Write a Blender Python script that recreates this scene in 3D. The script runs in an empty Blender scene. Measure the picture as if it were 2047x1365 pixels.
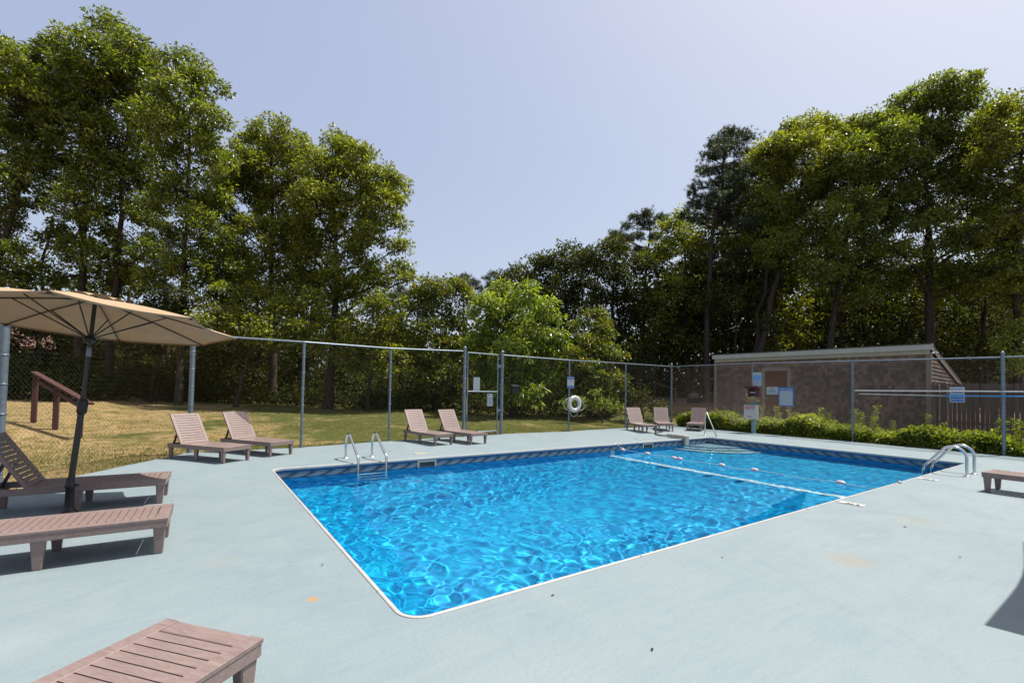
import bpy, bmesh, math, random
import numpy as np
from mathutils import Vector, Matrix

S = bpy.context.scene
COL = S.collection
PI = math.pi

# ------------------------------------------------------------------ camera
F_PX, CX, CY = 916.244, 1023.5, 753.76        # focal length and principal point, in the photograph's pixels
CD = Vector((0.56472796, 0.82471007, 0.03058817))
CR = Vector((0.82468565, -0.56533847, 0.01691135))
CU = Vector((-0.03123963, -0.01567532, 0.999389))
CP = Vector((-1.08259, -2.65801, 1.4))
cd = bpy.data.cameras.new('camera')
cam = bpy.data.objects.new('camera', cd)
COL.objects.link(cam)
S.camera = cam
cam.matrix_world = Matrix(((CR.x, CU.x, -CD.x, CP.x), (CR.y, CU.y, -CD.y, CP.y), (CR.z, CU.z, -CD.z, CP.z), (0, 0, 0, 1)))
cd.lens = F_PX / 2047 * 36
cd.shift_y = 71.26 / 2047
cd.clip_end = 900

# ------------------------------------------------------------------ sky, sun, exposure
SUN_EL, SUN_AZ = math.radians(66.5), math.radians(-17)
w = bpy.data.worlds.new('World')
S.world = w
w.use_nodes = True
nt = w.node_tree
bg = nt.nodes['Background']
sk = nt.nodes.new('ShaderNodeTexSky')
sk.sky_type = 'NISHITA'
sk.sun_disc = False
sk.sun_elevation = SUN_EL
sk.sun_rotation = PI / 2 - SUN_AZ
sk.altitude = 0
sk.air_density = 1.0
sk.dust_density = 3.2
sk.ozone_density = 2.5
# thin high haze over a clear sky: the blue is paled evenly
mul = nt.nodes.new('ShaderNodeVectorMath')
mul.operation = 'MULTIPLY_ADD'
mul.inputs[1].default_value = (.54, .50, .33)
mul.inputs[2].default_value = (1.20, 1.26, 2.08)
nt.links.new(sk.outputs[0], mul.inputs[0])
nt.links.new(mul.outputs[0], bg.inputs[0])
bg.inputs[1].default_value = 0.13
sd = bpy.data.lights.new('sun', 'SUN')
sd.energy = 4.6
sd.color = (1.0, 0.95, 0.87)
sd.angle = math.radians(.5)
sun = bpy.data.objects.new('sun', sd)
COL.objects.link(sun)
SV = Vector((math.cos(SUN_EL) * math.cos(SUN_AZ), math.cos(SUN_EL) * math.sin(SUN_AZ), math.sin(SUN_EL)))
sun.rotation_euler = SV.to_track_quat('Z', 'Y').to_euler()
sd.cycles.is_caustics_light = True            # real refracted sunlight on the pool floor
S.view_settings.view_transform = 'Standard'
S.view_settings.look = 'None'
S.view_settings.exposure = 0.8
S.view_settings.gamma = 1
S.view_settings.use_curve_mapping = False
S.cycles.max_bounces = 8
S.cycles.transparent_max_bounces = 16
S.cycles.sample_clamp_indirect = 6


# ------------------------------------------------------------------ helpers
def at(px, py, depth):
    """The point of the place seen at a pixel of the photograph, `depth` metres along the view axis."""
    depth = float(depth)
    return CP + depth * (CD + CR * ((px - CX) / F_PX) - CU * ((py - CY) / F_PX))


def tag(o, label=None, cat=None, group=None, kind=None):
    if label: o['label'] = label
    if cat: o['category'] = cat
    if group: o['group'] = group
    if kind: o['kind'] = kind
    return o


def empty(name, loc=(0, 0, 0), rz=0.0):
    o = bpy.data.objects.new(name, None)
    o.location = loc
    o.rotation_euler = (0, 0, rz)
    o.empty_display_size = .1
    COL.objects.link(o)
    return o


def link(name, me, parent=None, loc=None, rot=None):
    o = bpy.data.objects.new(name, me)
    COL.objects.link(o)
    if parent: o.parent = parent
    if loc is not None: o.location = loc
    if rot is not None: o.rotation_euler = rot
    return o


def children(o, cache={}):
    return [c for c in o.children]


def copy_tree(o, parent=None):
    c = o.copy()
    COL.objects.link(c)
    c.parent = parent
    for ch in o.children:
        copy_tree(ch, c)
    return c


class MB:
    """Collects boxes, tubes and lathes; build() links them as one mesh object."""
    def __init__(s):
        s.v, s.f, s.sm = [], [], []

    def add(s, V, F, smooth=False):
        n = len(s.v)
        s.v += [tuple(p) for p in V]
        s.f += [tuple(i + n for i in f) for f in F]
        s.sm += [smooth] * len(F)
        return s

    def box(s, c, d, M=None, taper=1.0):
        hx, hy, hz = d[0] / 2, d[1] / 2, d[2] / 2
        V = []
        for sz in (-1, 1):
            t = taper if sz < 0 else 1.0
            for sx, sy in ((-1, -1), (1, -1), (1, 1), (-1, 1)):
                p = Vector((sx * hx * t, sy * hy * t, sz * hz))
                if M is not None: p = M @ p
                V.append(p + Vector(c))
        return s.add(V, [(3, 2, 1, 0), (4, 5, 6, 7), (0, 1, 5, 4), (1, 2, 6, 5), (2, 3, 7, 6), (3, 0, 4, 7)])

    def bar(s, a, b, w_, h_, up=(0, 0, 1)):
        a, b = Vector(a), Vector(b)
        d = (b - a)
        L = d.length
        d.normalize()
        u = Vector(up)
        r = d.cross(u)
        if r.length < 1e-4: r = d.cross(Vector((1, 0, 0)))
        r.normalize()
        u = r.cross(d)
        M = Matrix((d, r, u)).transposed()
        return s.box((a + b) / 2, (L, w_, h_), M)

    def tube(s, pts, r, n=8, cap=True):
        pts = [Vector(p) for p in pts]
        rs = r if isinstance(r, (list, tuple)) else [r] * len(pts)
        V, F = [], []
        ref = Vector((0, 0, 1))
        t0 = (pts[1] - pts[0]).normalized()
        if abs(t0.dot(ref)) > .95: ref = Vector((1, 0, 0))
        nrm = t0.cross(ref).normalized()
        for i, p in enumerate(pts):
            t = (pts[min(i + 1, len(pts) - 1)] - pts[max(i - 1, 0)]).normalized()
            nrm = (nrm - t * nrm.dot(t))
            if nrm.length < 1e-5: nrm = t.orthogonal()
            nrm.normalize()
            b = t.cross(nrm)
            for k in range(n):
                a = 2 * PI * k / n
                V.append(p + (nrm * math.cos(a) + b * math.sin(a)) * rs[i])
        for i in range(len(pts) - 1):
            for k in range(n):
                k2 = (k + 1) % n
                F.append((i * n + k, i * n + k2, (i + 1) * n + k2, (i + 1) * n + k))
        s.add(V, F, True)
        if cap:
            s.add(V[:n], [tuple(range(n - 1, -1, -1))])
            s.add(V[-n:], [tuple(range(n))])
        return s

    def lathe(s, prof, c=(0, 0, 0), n=16, M=None):
        V, F = [], []
        for r, z in prof:
            for k in range(n):
                a = 2 * PI * k / n
                p = Vector((r * math.cos(a), r * math.sin(a), z))
                if M is not None: p = M @ p
                V.append(p + Vector(c))
        for i in range(len(prof) - 1):
            for k in range(n):
                k2 = (k + 1) % n
                F.append((i * n + k, i * n + k2, (i + 1) * n + k2, (i + 1) * n + k))
        return s.add(V, F, True)

    def mesh(s, name, m):
        me = bpy.data.meshes.new(name)
        me.from_pydata(s.v, [], s.f)
        me.polygons.foreach_set('use_smooth', s.sm)
        if m: me.materials.append(m)
        me.update()
        return me

    def build(s, name, m, parent=None, bevel=0, loc=None, rot=None):
        me = s.mesh(name, m)
        if bevel:
            bm = bmesh.new()
            bm.from_mesh(me)
            bmesh.ops.bevel(bm, geom=bm.edges[:], offset=bevel, segments=1, affect='EDGES', clamp_overlap=True)
            bm.to_mesh(me)
            bm.free()
        return link(name, me, parent, loc, rot)


def fast_mesh(name, V, Q, m=None, smooth=False):
    """A mesh from arrays: V (n,3), Q (k,3 or 4)."""
    V = np.ascontiguousarray(V, dtype=np.float32)
    Q = np.ascontiguousarray(Q, dtype=np.int32)
    k, s = Q.shape
    me = bpy.data.meshes.new(name)
    me.vertices.add(len(V))
    me.vertices.foreach_set('co', V.ravel())
    me.loops.add(k * s)
    me.loops.foreach_set('vertex_index', Q.ravel())
    me.polygons.add(k)
    me.polygons.foreach_set('loop_start', np.arange(0, k * s, s, dtype=np.int32))
    me.polygons.foreach_set('loop_total', np.full(k, s, dtype=np.int32))
    me.polygons.foreach_set('use_smooth', np.full(k, smooth, dtype=bool))
    if m: me.materials.append(m)
    me.update(calc_edges=True)
    return me


# ------------------------------------------------------------------ materials
class NT:
    def __init__(s, name):
        s.m = bpy.data.materials.new(name)
        s.m.use_nodes = True
        s.t = s.m.node_tree
        s.b = s.t.nodes['Principled BSDF']

    def n(s, typ, **kw):
        nd = s.t.nodes.new('ShaderNode' + typ)
        ins = kw.pop('ins', {})
        for k, v in kw.items(): setattr(nd, k, v)
        for k, v in ins.items():
            if hasattr(v, 'is_output'): s.t.links.new(v, nd.inputs[k])
            else: nd.inputs[k].default_value = v
        return nd

    def l(s, a, b): s.t.links.new(a, b)

    def noise(s, vec, scale, detail=3, rough=.55, dist=0.0):
        return s.n('TexNoise', ins={'Vector': vec, 'Scale': scale, 'Detail': detail, 'Roughness': rough, 'Distortion': dist}).outputs['Fac']

    def ramp(s, fac, stops, interp='LINEAR'):
        r = s.n('ValToRGB')
        r.color_ramp.interpolation = interp
        el = r.color_ramp.elements
        while len(el) < len(stops): el.new(.5)
        for e, (p, c) in zip(el, stops):
            e.position = p
            e.color = (*c, 1) if len(c) == 3 else c
        s.l(fac, r.inputs[0])
        return r.outputs[0]

    def mix(s, fac, a, b, mode='MIX'):
        m = s.n('Mix', data_type='RGBA', blend_type=mode)
        for i, v in ((0, fac), (6, a), (7, b)):
            if hasattr(v, 'is_output'): s.l(v, m.inputs[i])
            else: m.inputs[i].default_value = v if not isinstance(v, tuple) else (*v[:3], 1)
        return m.outputs[2]

    def math(s, op, a, b=0.0, c=0.0):
        m = s.n('Math', operation=op)
        for i, v in enumerate((a, b, c)):
            if hasattr(v, 'is_output'): s.l(v, m.inputs[i])
            else: m.inputs[i].default_value = v
        return m.outputs[0]

    def bump(s, h, strength=.3, dist=.01):
        b = s.n('Bump', ins={'Height': h, 'Strength': strength, 'Distance': dist})
        s.l(b.outputs[0], s.b.inputs['Normal'])

    def base(s, c):
        if hasattr(c, 'is_output'): s.l(c, s.b.inputs['Base Color'])
        else: s.b.inputs['Base Color'].default_value = (*c, 1)

    def set(s, **kw):
        for k, v in kw.items():
            k = k.replace('_', ' ')
            s.b.inputs[k].default_value = v
        return s


def simple(name, c, rough=.5, metal=0.0, var=.12, scale=6.0, bump=0.0, spec=.5):
    """A plain surface with a little natural variation of tone."""
    k = NT(name)
    oc = k.n('TexCoord').outputs['Object']
    f = k.noise(oc, scale, 4)
    lo = tuple(x * (1 - var) for x in c)
    hi = tuple(min(1, x * (1 + var)) for x in c)
    k.base(k.ramp(f, [(.3, lo), (.7, hi)]))
    k.set(Roughness=rough, Metallic=metal)
    k.b.inputs['Specular IOR Level'].default_value = spec
    if bump: k.bump(k.noise(oc, scale * 8, 3), bump, .004)
    return k.m


def foliage(name, dark, mid, light, trans=.35, rough=.42, odd=None, scale=.55, spec=.5):
    """Leaves: colour differs from leaf to leaf and from bough to bough, light passes through."""
    k = NT(name)
    rnd = k.n('NewGeometry').outputs['Random Per Island']
    oc = k.n('TexCoord').outputs['Object']
    cl = k.noise(oc, scale, 2)
    f = k.math('ADD', k.math('MULTIPLY', rnd, .55), k.math('MULTIPLY', cl, .62))
    stops = [(.25, dark), (.6, mid), (.95, light)]
    c = k.ramp(f, stops)
    if odd:
        c = k.mix(k.ramp(rnd, [(.985, (0, 0, 0)), (.99, (1, 1, 1))]), c, odd)
    k.base(c)
    k.set(Roughness=rough)
    k.b.inputs['Specular IOR Level'].default_value = spec
    tr = k.n('BsdfTranslucent')
    tc = k.mix(.6, c, (1.0, 1.0, .15), 'MULTIPLY')
    tc2 = k.mix(1.0, tc, (2.2, 2.4, 1.2), 'MULTIPLY')
    k.l(tc2, tr.inputs[0])
    mx = k.n('MixShader')
    mx.inputs[0].default_value = trans
    k.l(k.b.outputs[0], mx.inputs[1])
    k.l(tr.outputs[0], mx.inputs[2])
    k.l(mx.outputs[0], k.t.nodes['Material Output'].inputs[0])
    return k.m


M = {}


def m_deck():
    k = NT('painted_concrete')
    oc = k.n('TexCoord').outputs['Object']
    big = k.noise(oc, .35, 5, .6)
    mid = k.noise(oc, 1.6, 6, .65, 1.0)
    mp = k.n('Mapping', ins={'Vector': oc, 'Rotation': (0, 0, .9), 'Scale': (1.2, 9.0, 1)})
    brush = k.noise(mp.outputs[0], 1.3, 5, .6, .4)
    c = k.ramp(big, [(.3, (.160, .210, .232)), (.7, (.186, .228, .246))])
    c = k.mix(k.ramp(mid, [(.35, (0, 0, 0)), (.75, (.40, .40, .40))]), c, (.205, .240, .252))
    c = k.mix(k.ramp(brush, [(.45, (0, 0, 0)), (.8, (.5, .5, .5))]), c, (.150, .200, .224))
    # hairline cracks, wandering, faint
    wv = k.noise(oc, .8, 4, .6)
    cv = k.n('VectorMath', operation='ADD')
    k.l(oc, cv.inputs[0])
    k.l(k.n('Combine' + 'XYZ', ins={0: wv, 1: k.noise(oc, 1.1, 4)}).outputs[0], cv.inputs[1])
    vo = k.n('TexVoronoi', feature='DISTANCE_TO_EDGE', ins={'Vector': cv.outputs[0], 'Scale': .22})
    crack = k.ramp(vo.outputs['Distance'], [(.0, (1, 1, 1)), (.006, (0, 0, 0))])
    c = k.mix(k.math('MULTIPLY', crack, .18), c, (.13, .175, .20))
    # rust and leaf stains, each with a place of its own
    for (x, y, r, col, st) in ((3.55, -1.03, .22, (.235, .205, .155), .5), (-.41, .62, .045, (.34, .19, .07), .8), (5.7, -.95, .35, (.22, .215, .175), .3),
                               (2.1, -1.5, .3, (.155, .205, .23), .4), (4.9, -.6, .5, (.155, .20, .225), .35), (-.9, 1.7, .16, (.22, .21, .17), .3),
                               (-1.9, .9, .3, (.215, .255, .268), .6), (.3, -1.0, .5, (.22, .255, .268), .4)):
        sub = k.n('VectorMath', operation='SUBTRACT', ins={0: oc, 1: (x, y, 0)})
        ln = k.n('VectorMath', operation='LENGTH')
        k.l(sub.outputs[0], ln.inputs[0])
        d = k.math('ADD', ln.outputs['Value'], k.math('MULTIPLY', k.math('SUBTRACT', mid, .5), r * 1.6))
        f = k.n('MapRange', ins={'Value': d, 'From Min': r * .2, 'From Max': r, 'To Min': st, 'To Max': 0.0})
        c = k.mix(f.outputs[0], c, col)
    # paint flecks
    fl = k.noise(oc, 42, 2, .7)
    c = k.mix(k.ramp(fl, [(.73, (0, 0, 0)), (.78, (.35, .35, .35))]), c, (.27, .30, .30))
    c = k.mix(k.ramp(k.noise(oc, 27, 3, .7), [(.24, (.5, .5, .5)), (.29, (0, 0, 0))]), c, (.11, .14, .155))
    k.base(c)
    k.l(k.ramp(mid, [(.3, (.48, .48, .48)), (.7, (.66, .66, .66))]), k.b.inputs['Roughness'])
    k.b.inputs['Specular IOR Level'].default_value = .3
    h = k.math('ADD', k.math('MULTIPLY', k.noise(oc, 38, 5, .7), .9), k.math('MULTIPLY', k.noise(oc, 7, 4), 1.0))
    k.bump(k.math('ADD', h, k.math('MULTIPLY', brush, .8)), .55, .010)
    return k.m


def m_ground():
    k = NT('lawn_and_dirt')
    oc = k.n('TexCoord').outputs['Object']
    f1 = k.noise(oc, .55, 5, .62)
    f2 = k.noise(oc, 3.5, 6, .7)
    f3 = k.noise(oc, 22, 4, .7)
    grass = k.ramp(f2, [(.3, (.028, .040, .007)), (.5, (.068, .080, .015)), (.75, (.14, .125, .035))])
    dry = k.ramp(f2, [(.3, (.080, .085, .018)), (.46, (.255, .178, .072)), (.68, (.42, .30, .165))])
    sp = k.n('SeparateXYZ', ins={0: oc})
    # the lawn is drier towards the left side of the yard, bare dirt past the shed
    lx = k.n('MapRange', ins={'Value': sp.outputs[0], 'From Min': -4.5, 'From Max': 3.5, 'To Min': .17, 'To Max': -.10}).outputs[0]
    dryf = k.ramp(k.math('ADD', f1, lx), [(.44, (0, 0, 0)), (.62, (1, 1, 1))])
    c = k.mix(dryf, grass, dry)
    dirt = k.ramp(f2, [(.3, (.09, .057, .036)), (.7, (.18, .12, .08))])
    dx = k.n('MapRange', ins={'Value': k.math('ADD', sp.outputs[0], k.math('MULTIPLY', f1, 3.0)), 'From Min': 19.2, 'From Max': 20.4, 'To Min': 0.0, 'To Max': 1.0}).outputs[0]
    c = k.mix(dx, c, dirt)
    c = k.mix(k.math('MULTIPLY', f3, .55), c, (.04, .04, .015))
    k.base(c)
    k.set(Roughness=.95)
    k.b.inputs['Specular IOR Level'].default_value = .15
    k.bump(k.math('ADD', f3, f2), .8, .04)
    return k.m


def m_liner():
    k = NT('printed_vinyl_liner')
    oc = k.n('TexCoord').outputs['Object']
    v1 = k.n('TexVoronoi', feature='SMOOTH_F1', ins={'Vector': oc, 'Scale': 7.0, 'Smoothness': .6, 'Randomness': 1.0}).outputs['Distance']
    n1 = k.noise(oc, 6, 4, .65, 1.2)
    n2 = k.noise(oc, .5, 3)
    f = k.math('ADD', k.math('MULTIPLY', v1, .55), k.math('MULTIPLY', n1, .55))
    c = k.ramp(f, [(.26, (.000, .112, .290)), (.43, (.000, .218, .455)), (.58, (.000, .325, .575)), (.78, (.002, .45, .67))])
    c = k.mix(k.math('MULTIPLY', n2, .35), c, (.000, .262, .52))
    # white painted line across the floor where it starts to drop away
    sp = k.n('SeparateXYZ', ins={0: oc})
    a = k.math('COMPARE', sp.outputs[0], 8.30, .075)
    c = k.mix(k.math('MULTIPLY', a, .95), c, (.72, .78, .76))
    k.base(c)
    k.set(Roughness=.6)
    return k.m


def m_band():
    k = NT('printed_liner_border')
    oc = k.n('TexCoord').outputs['Object']
    sp = k.n('SeparateXYZ', ins={0: oc})
    s_ = k.math('ADD', sp.outputs[0], sp.outputs[1])
    z = sp.outputs[2]
    t = k.math('ADD', k.math('MULTIPLY', s_, 3.3), k.math('MULTIPLY', k.math('SINE', k.math('MULTIPLY', z, 20.0)), .42))
    fr = k.math('FRACT', t)
    st = k.ramp(fr, [(0.0, (.010, .018, .035)), (.10, (.05, .065, .085)), (.3, (.12, .145, .165)), (.55, (.16, .175, .19)), (.82, (.085, .11, .14)), (.97, (.008, .015, .03))])
    dots = k.math('MULTIPLY', k.math('SINE', k.math('MULTIPLY', s_, 320.0)), k.math('SINE', k.math('MULTIPLY', z, 320.0)))
    st = k.mix(k.ramp(dots, [(.2, (0, 0, 0)), (.6, (.35, .35, .35))]), st, (.04, .10, .22))
    top = k.math('GREATER_THAN', z, -.075)
    c = k.mix(top, st, (.003, .050, .16))
    low = k.math('LESS_THAN', z, -.205)
    c = k.mix(low, c, (.001, .075, .22))
    k.base(c)
    k.set(Roughness=.35)
    return k.m


def m_resin():
    k = NT('taupe_resin')
    oc = k.n('TexCoord').outputs['Object']
    mp = k.n('Mapping', ins={'Vector': oc, 'Scale': (14, 2.2, 14)})
    g = k.noise(mp.outputs[0], 3.0, 5, .6, 1.5)
    c = k.ramp(g, [(.3, (.155, .110, .103)), (.55, (.200, .148, .138)), (.8, (.245, .186, .172))])
    k.base(c)
    k.set(Roughness=.42)
    k.b.inputs['Specular IOR Level'].default_value = .5
    k.bump(g, .35, .003)
    return k.m


def m_wood(name, a, b, scale=(3, 30, 30), rough=.8):
    k = NT(name)
    oc = k.n('TexCoord').outputs['Object']
    mp = k.n('Mapping', ins={'Vector': oc, 'Scale': scale})
    g = k.noise(mp.outputs[0], 1.0, 6, .65, .6)
    rnd = k.n('ObjectInfo').outputs['Random']
    isl = k.n('NewGeometry').outputs['Random Per Island']
    c = k.ramp(k.math('ADD', k.math('MULTIPLY', g, .6), k.math('MULTIPLY', k.math('ADD', rnd, isl), .22)), [(.3, a), (.75, b)])
    k.base(c)
    k.set(Roughness=rough)
    k.b.inputs['Specular IOR Level'].default_value = .2
    k.bump(g, .5, .006)
    return k.m


def m_shingle():
    k = NT('weathered_cedar_shingle')
    oc = k.n('TexCoord').outputs['Object']
    isl = k.n('NewGeometry').outputs['Random Per Island']
    mp = k.n('Mapping', ins={'Vector': oc, 'Scale': (18, 18, 2)})
    g = k.noise(mp.outputs[0], 1.5, 4, .6)
    patch = k.noise(oc, .7, 4, .6)
    f = k.math('ADD', k.math('ADD', k.math('MULTIPLY', isl, .38), k.math('MULTIPLY', g, .40)), k.math('MULTIPLY', patch, .42))
    sp = k.n('SeparateXYZ', ins={0: oc})
    grey = k.ramp(f, [(.3, (.036, .026, .022)), (.58, (.082, .058, .047)), (.85, (.16, .115, .092))])
    warm = k.ramp(f, [(.3, (.115, .066, .042)), (.6, (.19, .115, .075)), (.85, (.26, .17, .115))])
    # rows under the eave have kept their brown
    up = k.n('MapRange', ins={'Value': k.math('ADD', sp.outputs[2], k.math('MULTIPLY', patch, .6)), 'From Min': 2.75, 'From Max': 3.15}).outputs[0]
    k.base(k.mix(up, grey, warm))
    k.set(Roughness=.9)
    k.bump(g, .5, .006)
    return k.m


def m_cloth():
    k = NT('tan_canopy_cloth')
    oc = k.n('TexCoord').outputs['Object']
    g = k.noise(oc, 5, 4)
    c = k.ramp(g, [(.3, (.315, .226, .146)), (.7, (.355, .258, .170))])
    k.base(c)
    k.set(Roughness=.9)
    k.b.inputs['Specular IOR Level'].default_value = .1
    wv = k.math('MULTIPLY', k.noise(oc, 400, 1), 1.0)
    k.bump(wv, .15, .002)
    tr = k.n('BsdfTranslucent')
    k.l(k.mix(1.0, c, (1.0, .80, .62), 'MULTIPLY'), tr.inputs[0])
    mx = k.n('MixShader')
    mx.inputs[0].default_value = .05
    k.l(k.b.outputs[0], mx.inputs[1])
    k.l(tr.outputs[0], mx.inputs[2])
    k.l(mx.outputs[0], k.t.nodes['Material Output'].inputs[0])
    return k.m


def m_bark(name, a, b):
    k = NT(name)
    oc = k.n('TexCoord').outputs['Object']
    mp = k.n('Mapping', ins={'Vector': oc, 'Scale': (9, 9, 1.6)})
    g = k.noise(mp.outputs[0], 1.6, 6, .7, .8)
    k.base(k.ramp(g, [(.35, a), (.68, b)]))
    k.set(Roughness=.95)
    k.b.inputs['Specular IOR Level'].default_value = .15
    k.bump(g, .9, .03)
    return k.m


M['deck'] = m_deck()
M['ground'] = m_ground()
M['liner'] = m_liner()
M['band'] = m_band()
M['resin'] = m_resin()
M['shingle'] = m_shingle()
M['cloth'] = m_cloth()
M['coping'] = simple('white_coping', (0.370, 0.352, 0.330), .4, var=.08, scale=3)
M['galv'] = simple('galvanized_pipe', (0.163, 0.200, 0.237), .42, .55, var=.18, scale=14)
M['wire'] = simple('galvanized_wire', (.085, .072, .063), .22, .95, var=.25, scale=30)
M['steel'] = simple('polished_steel', (.62, .61, .60), .16, 1.0, var=.05)
M['beige'] = simple('beige_plastic', (0.296, 0.281, 0.229), .45, var=.06)
M['white'] = simple('white_plastic', (0.459, 0.459, 0.444), .4, var=.04)
M['signwhite'] = simple('white_sign_sheet', (0.340, 0.385, 0.400), .4, var=.04)
M['blue'] = simple('blue_print', (.02, .12, .36), .4, var=.05)
M['lblue'] = simple('light_blue_print', (.04, .28, .62), .4, var=.05)
M['red'] = simple('red_print', (.45, .03, .05), .45, var=.05)
M['black'] = simple('black_print', (.02, .02, .022), .5, var=.1)
M['greytext'] = simple('grey_print', (.20, .24, .25), .6, var=.1)
M['bronze'] = simple('bronze_pole', (.035, .026, .024), .38, .3, var=.15)
M['darkmetal'] = simple('black_metal', (.02, .02, .022), .4, .4, var=.1)
M['rubber'] = simple('black_rubber_hose', (.02, .02, .022), .5)
M['floatm'] = simple('pale_pink_float', (0.459, 0.384, 0.397), .4, var=.05)
M['rope'] = simple('white_rope', (0.420, 0.420, 0.408), .7, var=.1, scale=60)
M['fascia'] = simple('grey_beige_paint', (.40, .385, .33), .6, var=.06)
M['fascia2'] = simple('beige_paint', (.31, .27, .18), .6, var=.06)
M['trim'] = simple('taupe_trim_paint', (.17, .14, .115), .65, var=.1)
M['door'] = m_wood('brown_door', (.060, .018, .010), (.085, .028, .016), (30, 30, 3))
M['roofing'] = simple('asphalt_roofing', (.05, .048, .045), .95, var=.3, scale=40)
M['picket'] = m_wood('weathered_picket', (.055, .040, .034), (.125, .095, .080), (26, 26, 1.5))
M['rail'] = m_wood('redbrown_rail', (.040, .018, .016), (.095, .045, .040), (20, 20, 2))
M['teal'] = simple('teal_painted_post', (.16, .30, .31), .6, var=.1)
M['maroon'] = simple('maroon_box_paint', (.11, .035, .045), .6, var=.12)
M['tanwood'] = m_wood('tan_wood', (.26, .18, .08), (.38, .28, .14))
M['step'] = simple('white_fibreglass', (.36, .45, .47), .35, var=.04)
M['bark'] = m_bark('oak_bark', (.024, .019, .015), (.085, .068, .055))
M['pinebark'] = m_bark('pine_bark', (.026, .019, .016), (.085, .062, .050))
M['timber'] = m_wood('landscape_timber', (.06, .05, .04), (.15, .13, .11), (2, 20, 20))
M['leaf'] = foliage('oak_leaf', (.022, .034, .006), (.098, .122, .018), (.28, .29, .050), .36, .40, odd=(.22, .17, .02))
M['leaf2'] = foliage('oak_leaf_yellowish', (.030, .040, .006), (.118, .134, .018), (.31, .305, .050), .38, .40, odd=(.25, .13, .04))
M['leafdark'] = foliage('understory_leaf_shade_tinted', (.006, .010, .003), (.030, .038, .006), (.125, .128, .020), .28, .55, odd=(.16, .09, .04), spec=.3)  # leaf colour darkened to stand in for understory shade
M['leafshade'] = foliage('wood_leaf_shade_tinted', (.006, .010, .003), (.022, .030, .006), (.080, .085, .014), .26, .65, odd=(.12, .07, .03), spec=.18)  # darker leaf copy: the wood's deep shade is put into its colour
M['lime'] = foliage('sumac_leaf', (.040, .062, .010), (.140, .180, .030), (.32, .345, .070), .36, .36)
M['redleaf'] = foliage('reddish_oak_leaf', (.020, .034, .006), (.085, .108, .016), (.26, .23, .040), .32, .4, odd=(.30, .10, .03))
M['hedge'] = foliage('hedge_leaf', (.035, .055, .006), (.135, .165, .014), (.30, .31, .035), .38, .38)
M['needle'] = foliage('pine_needle', (.014, .023, .009), (.034, .050, .020), (.070, .090, .034), .15, .5)
M['grass'] = foliage('grass_blade', (.055, .070, .012), (.14, .135, .030), (.29, .22, .09), .25, .6, scale=.35)
M['siding'] = m_wood('grey_siding', (.10, .09, .085), (.19, .17, .16), (2, 2, 22))
M['redroof'] = simple('red_brown_roof', (.16, .085, .07), .9, var=.3, scale=12)

wk = NT('pool_water')
rf = wk.n('BsdfRefraction', ins={'Roughness': 0.0, 'IOR': 1.333, 'Color': (.90, .985, 1.0, 1)})
gl = wk.n('BsdfGlossy', ins={'Roughness': 0.0, 'Color': (.22, .54, .76, 1)})
fr_ = wk.n('Fresnel', ins={'IOR': 1.333})
mxw = wk.n('MixShader')
wk.l(fr_.outputs[0], mxw.inputs[0])
wk.l(rf.outputs[0], mxw.inputs[1])
wk.l(gl.outputs[0], mxw.inputs[2])
wk.l(mxw.outputs[0], wk.t.nodes['Material Output'].inputs[0])
wk.t.nodes.remove(wk.b)
M['water'] = wk.m

# ------------------------------------------------------------------ terrain
def ss(a, b, x):
    t = np.clip((x - a) / (b - a), 0, 1)
    return t * t * (3 - 2 * t)


def terrain(x, y):
    x, y = np.asarray(x, dtype=float), np.asarray(y, dtype=float)
    z = -.04 + .045 * np.clip(y - 11, 0, 16) + .0 * x
    # the bank on the far left that the handrail climbs
    s_ = (x + 3.5) * -.50 + (y - 13.05) * .87
    z = z + .05 * np.clip(s_, 0, 4) * ss(-2.9, -4.4, x)
    # higher ground past the right-hand fence
    z = z + ss(16.4, 20.5, x + .35 * np.clip(y - 9, 0, 6)) * .85 * ss(-14, -4, y + 0 * x)
    # gentle unevenness away from the deck
    d = np.maximum(np.maximum(-3.5 - x, x - 16.5), y - 10.6)
    z = z + np.clip(d, 0, 4) / 4 * .025 * (np.sin(x * .7 + 1) * np.cos(y * .6) + .5 * np.sin(x * 1.9 + y * 1.3))
    return z


def tz(x, y): return float(terrain(x, y))


u = np.linspace(-1, 1, 221)
gx = 6 + 26 * u + 240 * np.sign(u) * np.abs(u) ** 6
gy = 6 + 26 * u + 240 * np.sign(u) * np.abs(u) ** 6
GX, GY = np.meshgrid(gx, gy)
GZ = terrain(GX, GY)
idx = np.arange(GX.size).reshape(GX.shape)
Q = np.stack([idx[:-1, :-1], idx[:-1, 1:], idx[1:, 1:], idx[1:, :-1]], -1).reshape(-1, 4)
cxm = (GX[:-1, :-1] + GX[1:, 1:]).ravel() / 2
cym = (GY[:-1, :-1] + GY[1:, 1:]).ravel() / 2
keep = ~((cxm > -.5) & (cxm < 13.3) & (cym > -.5) & (cym < 6.6))
g = link('ground', fast_mesh('ground', np.stack([GX, GY, GZ], -1).reshape(-1, 3), Q[keep], M['ground'], True))
tag(g, kind='structure')

# ------------------------------------------------------------------ pool and deck
PL, PW, WZ = 12.8, 6.13, -.17                  # pool length (x), width (y), water level


def rrect(x0, y0, x1, y1, r, n=7):
    pts = []
    for cx_, cy_, a0 in ((x1 - r, y0 + r, -PI / 2), (x1 - r, y1 - r, 0), (x0 + r, y1 - r, PI / 2), (x0 + r, y0 + r, PI)):
        for i in range(n + 1):
            a = a0 + PI / 2 * i / n
            pts.append((cx_ + r * math.cos(a), cy_ + r * math.sin(a)))
    return pts


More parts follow.
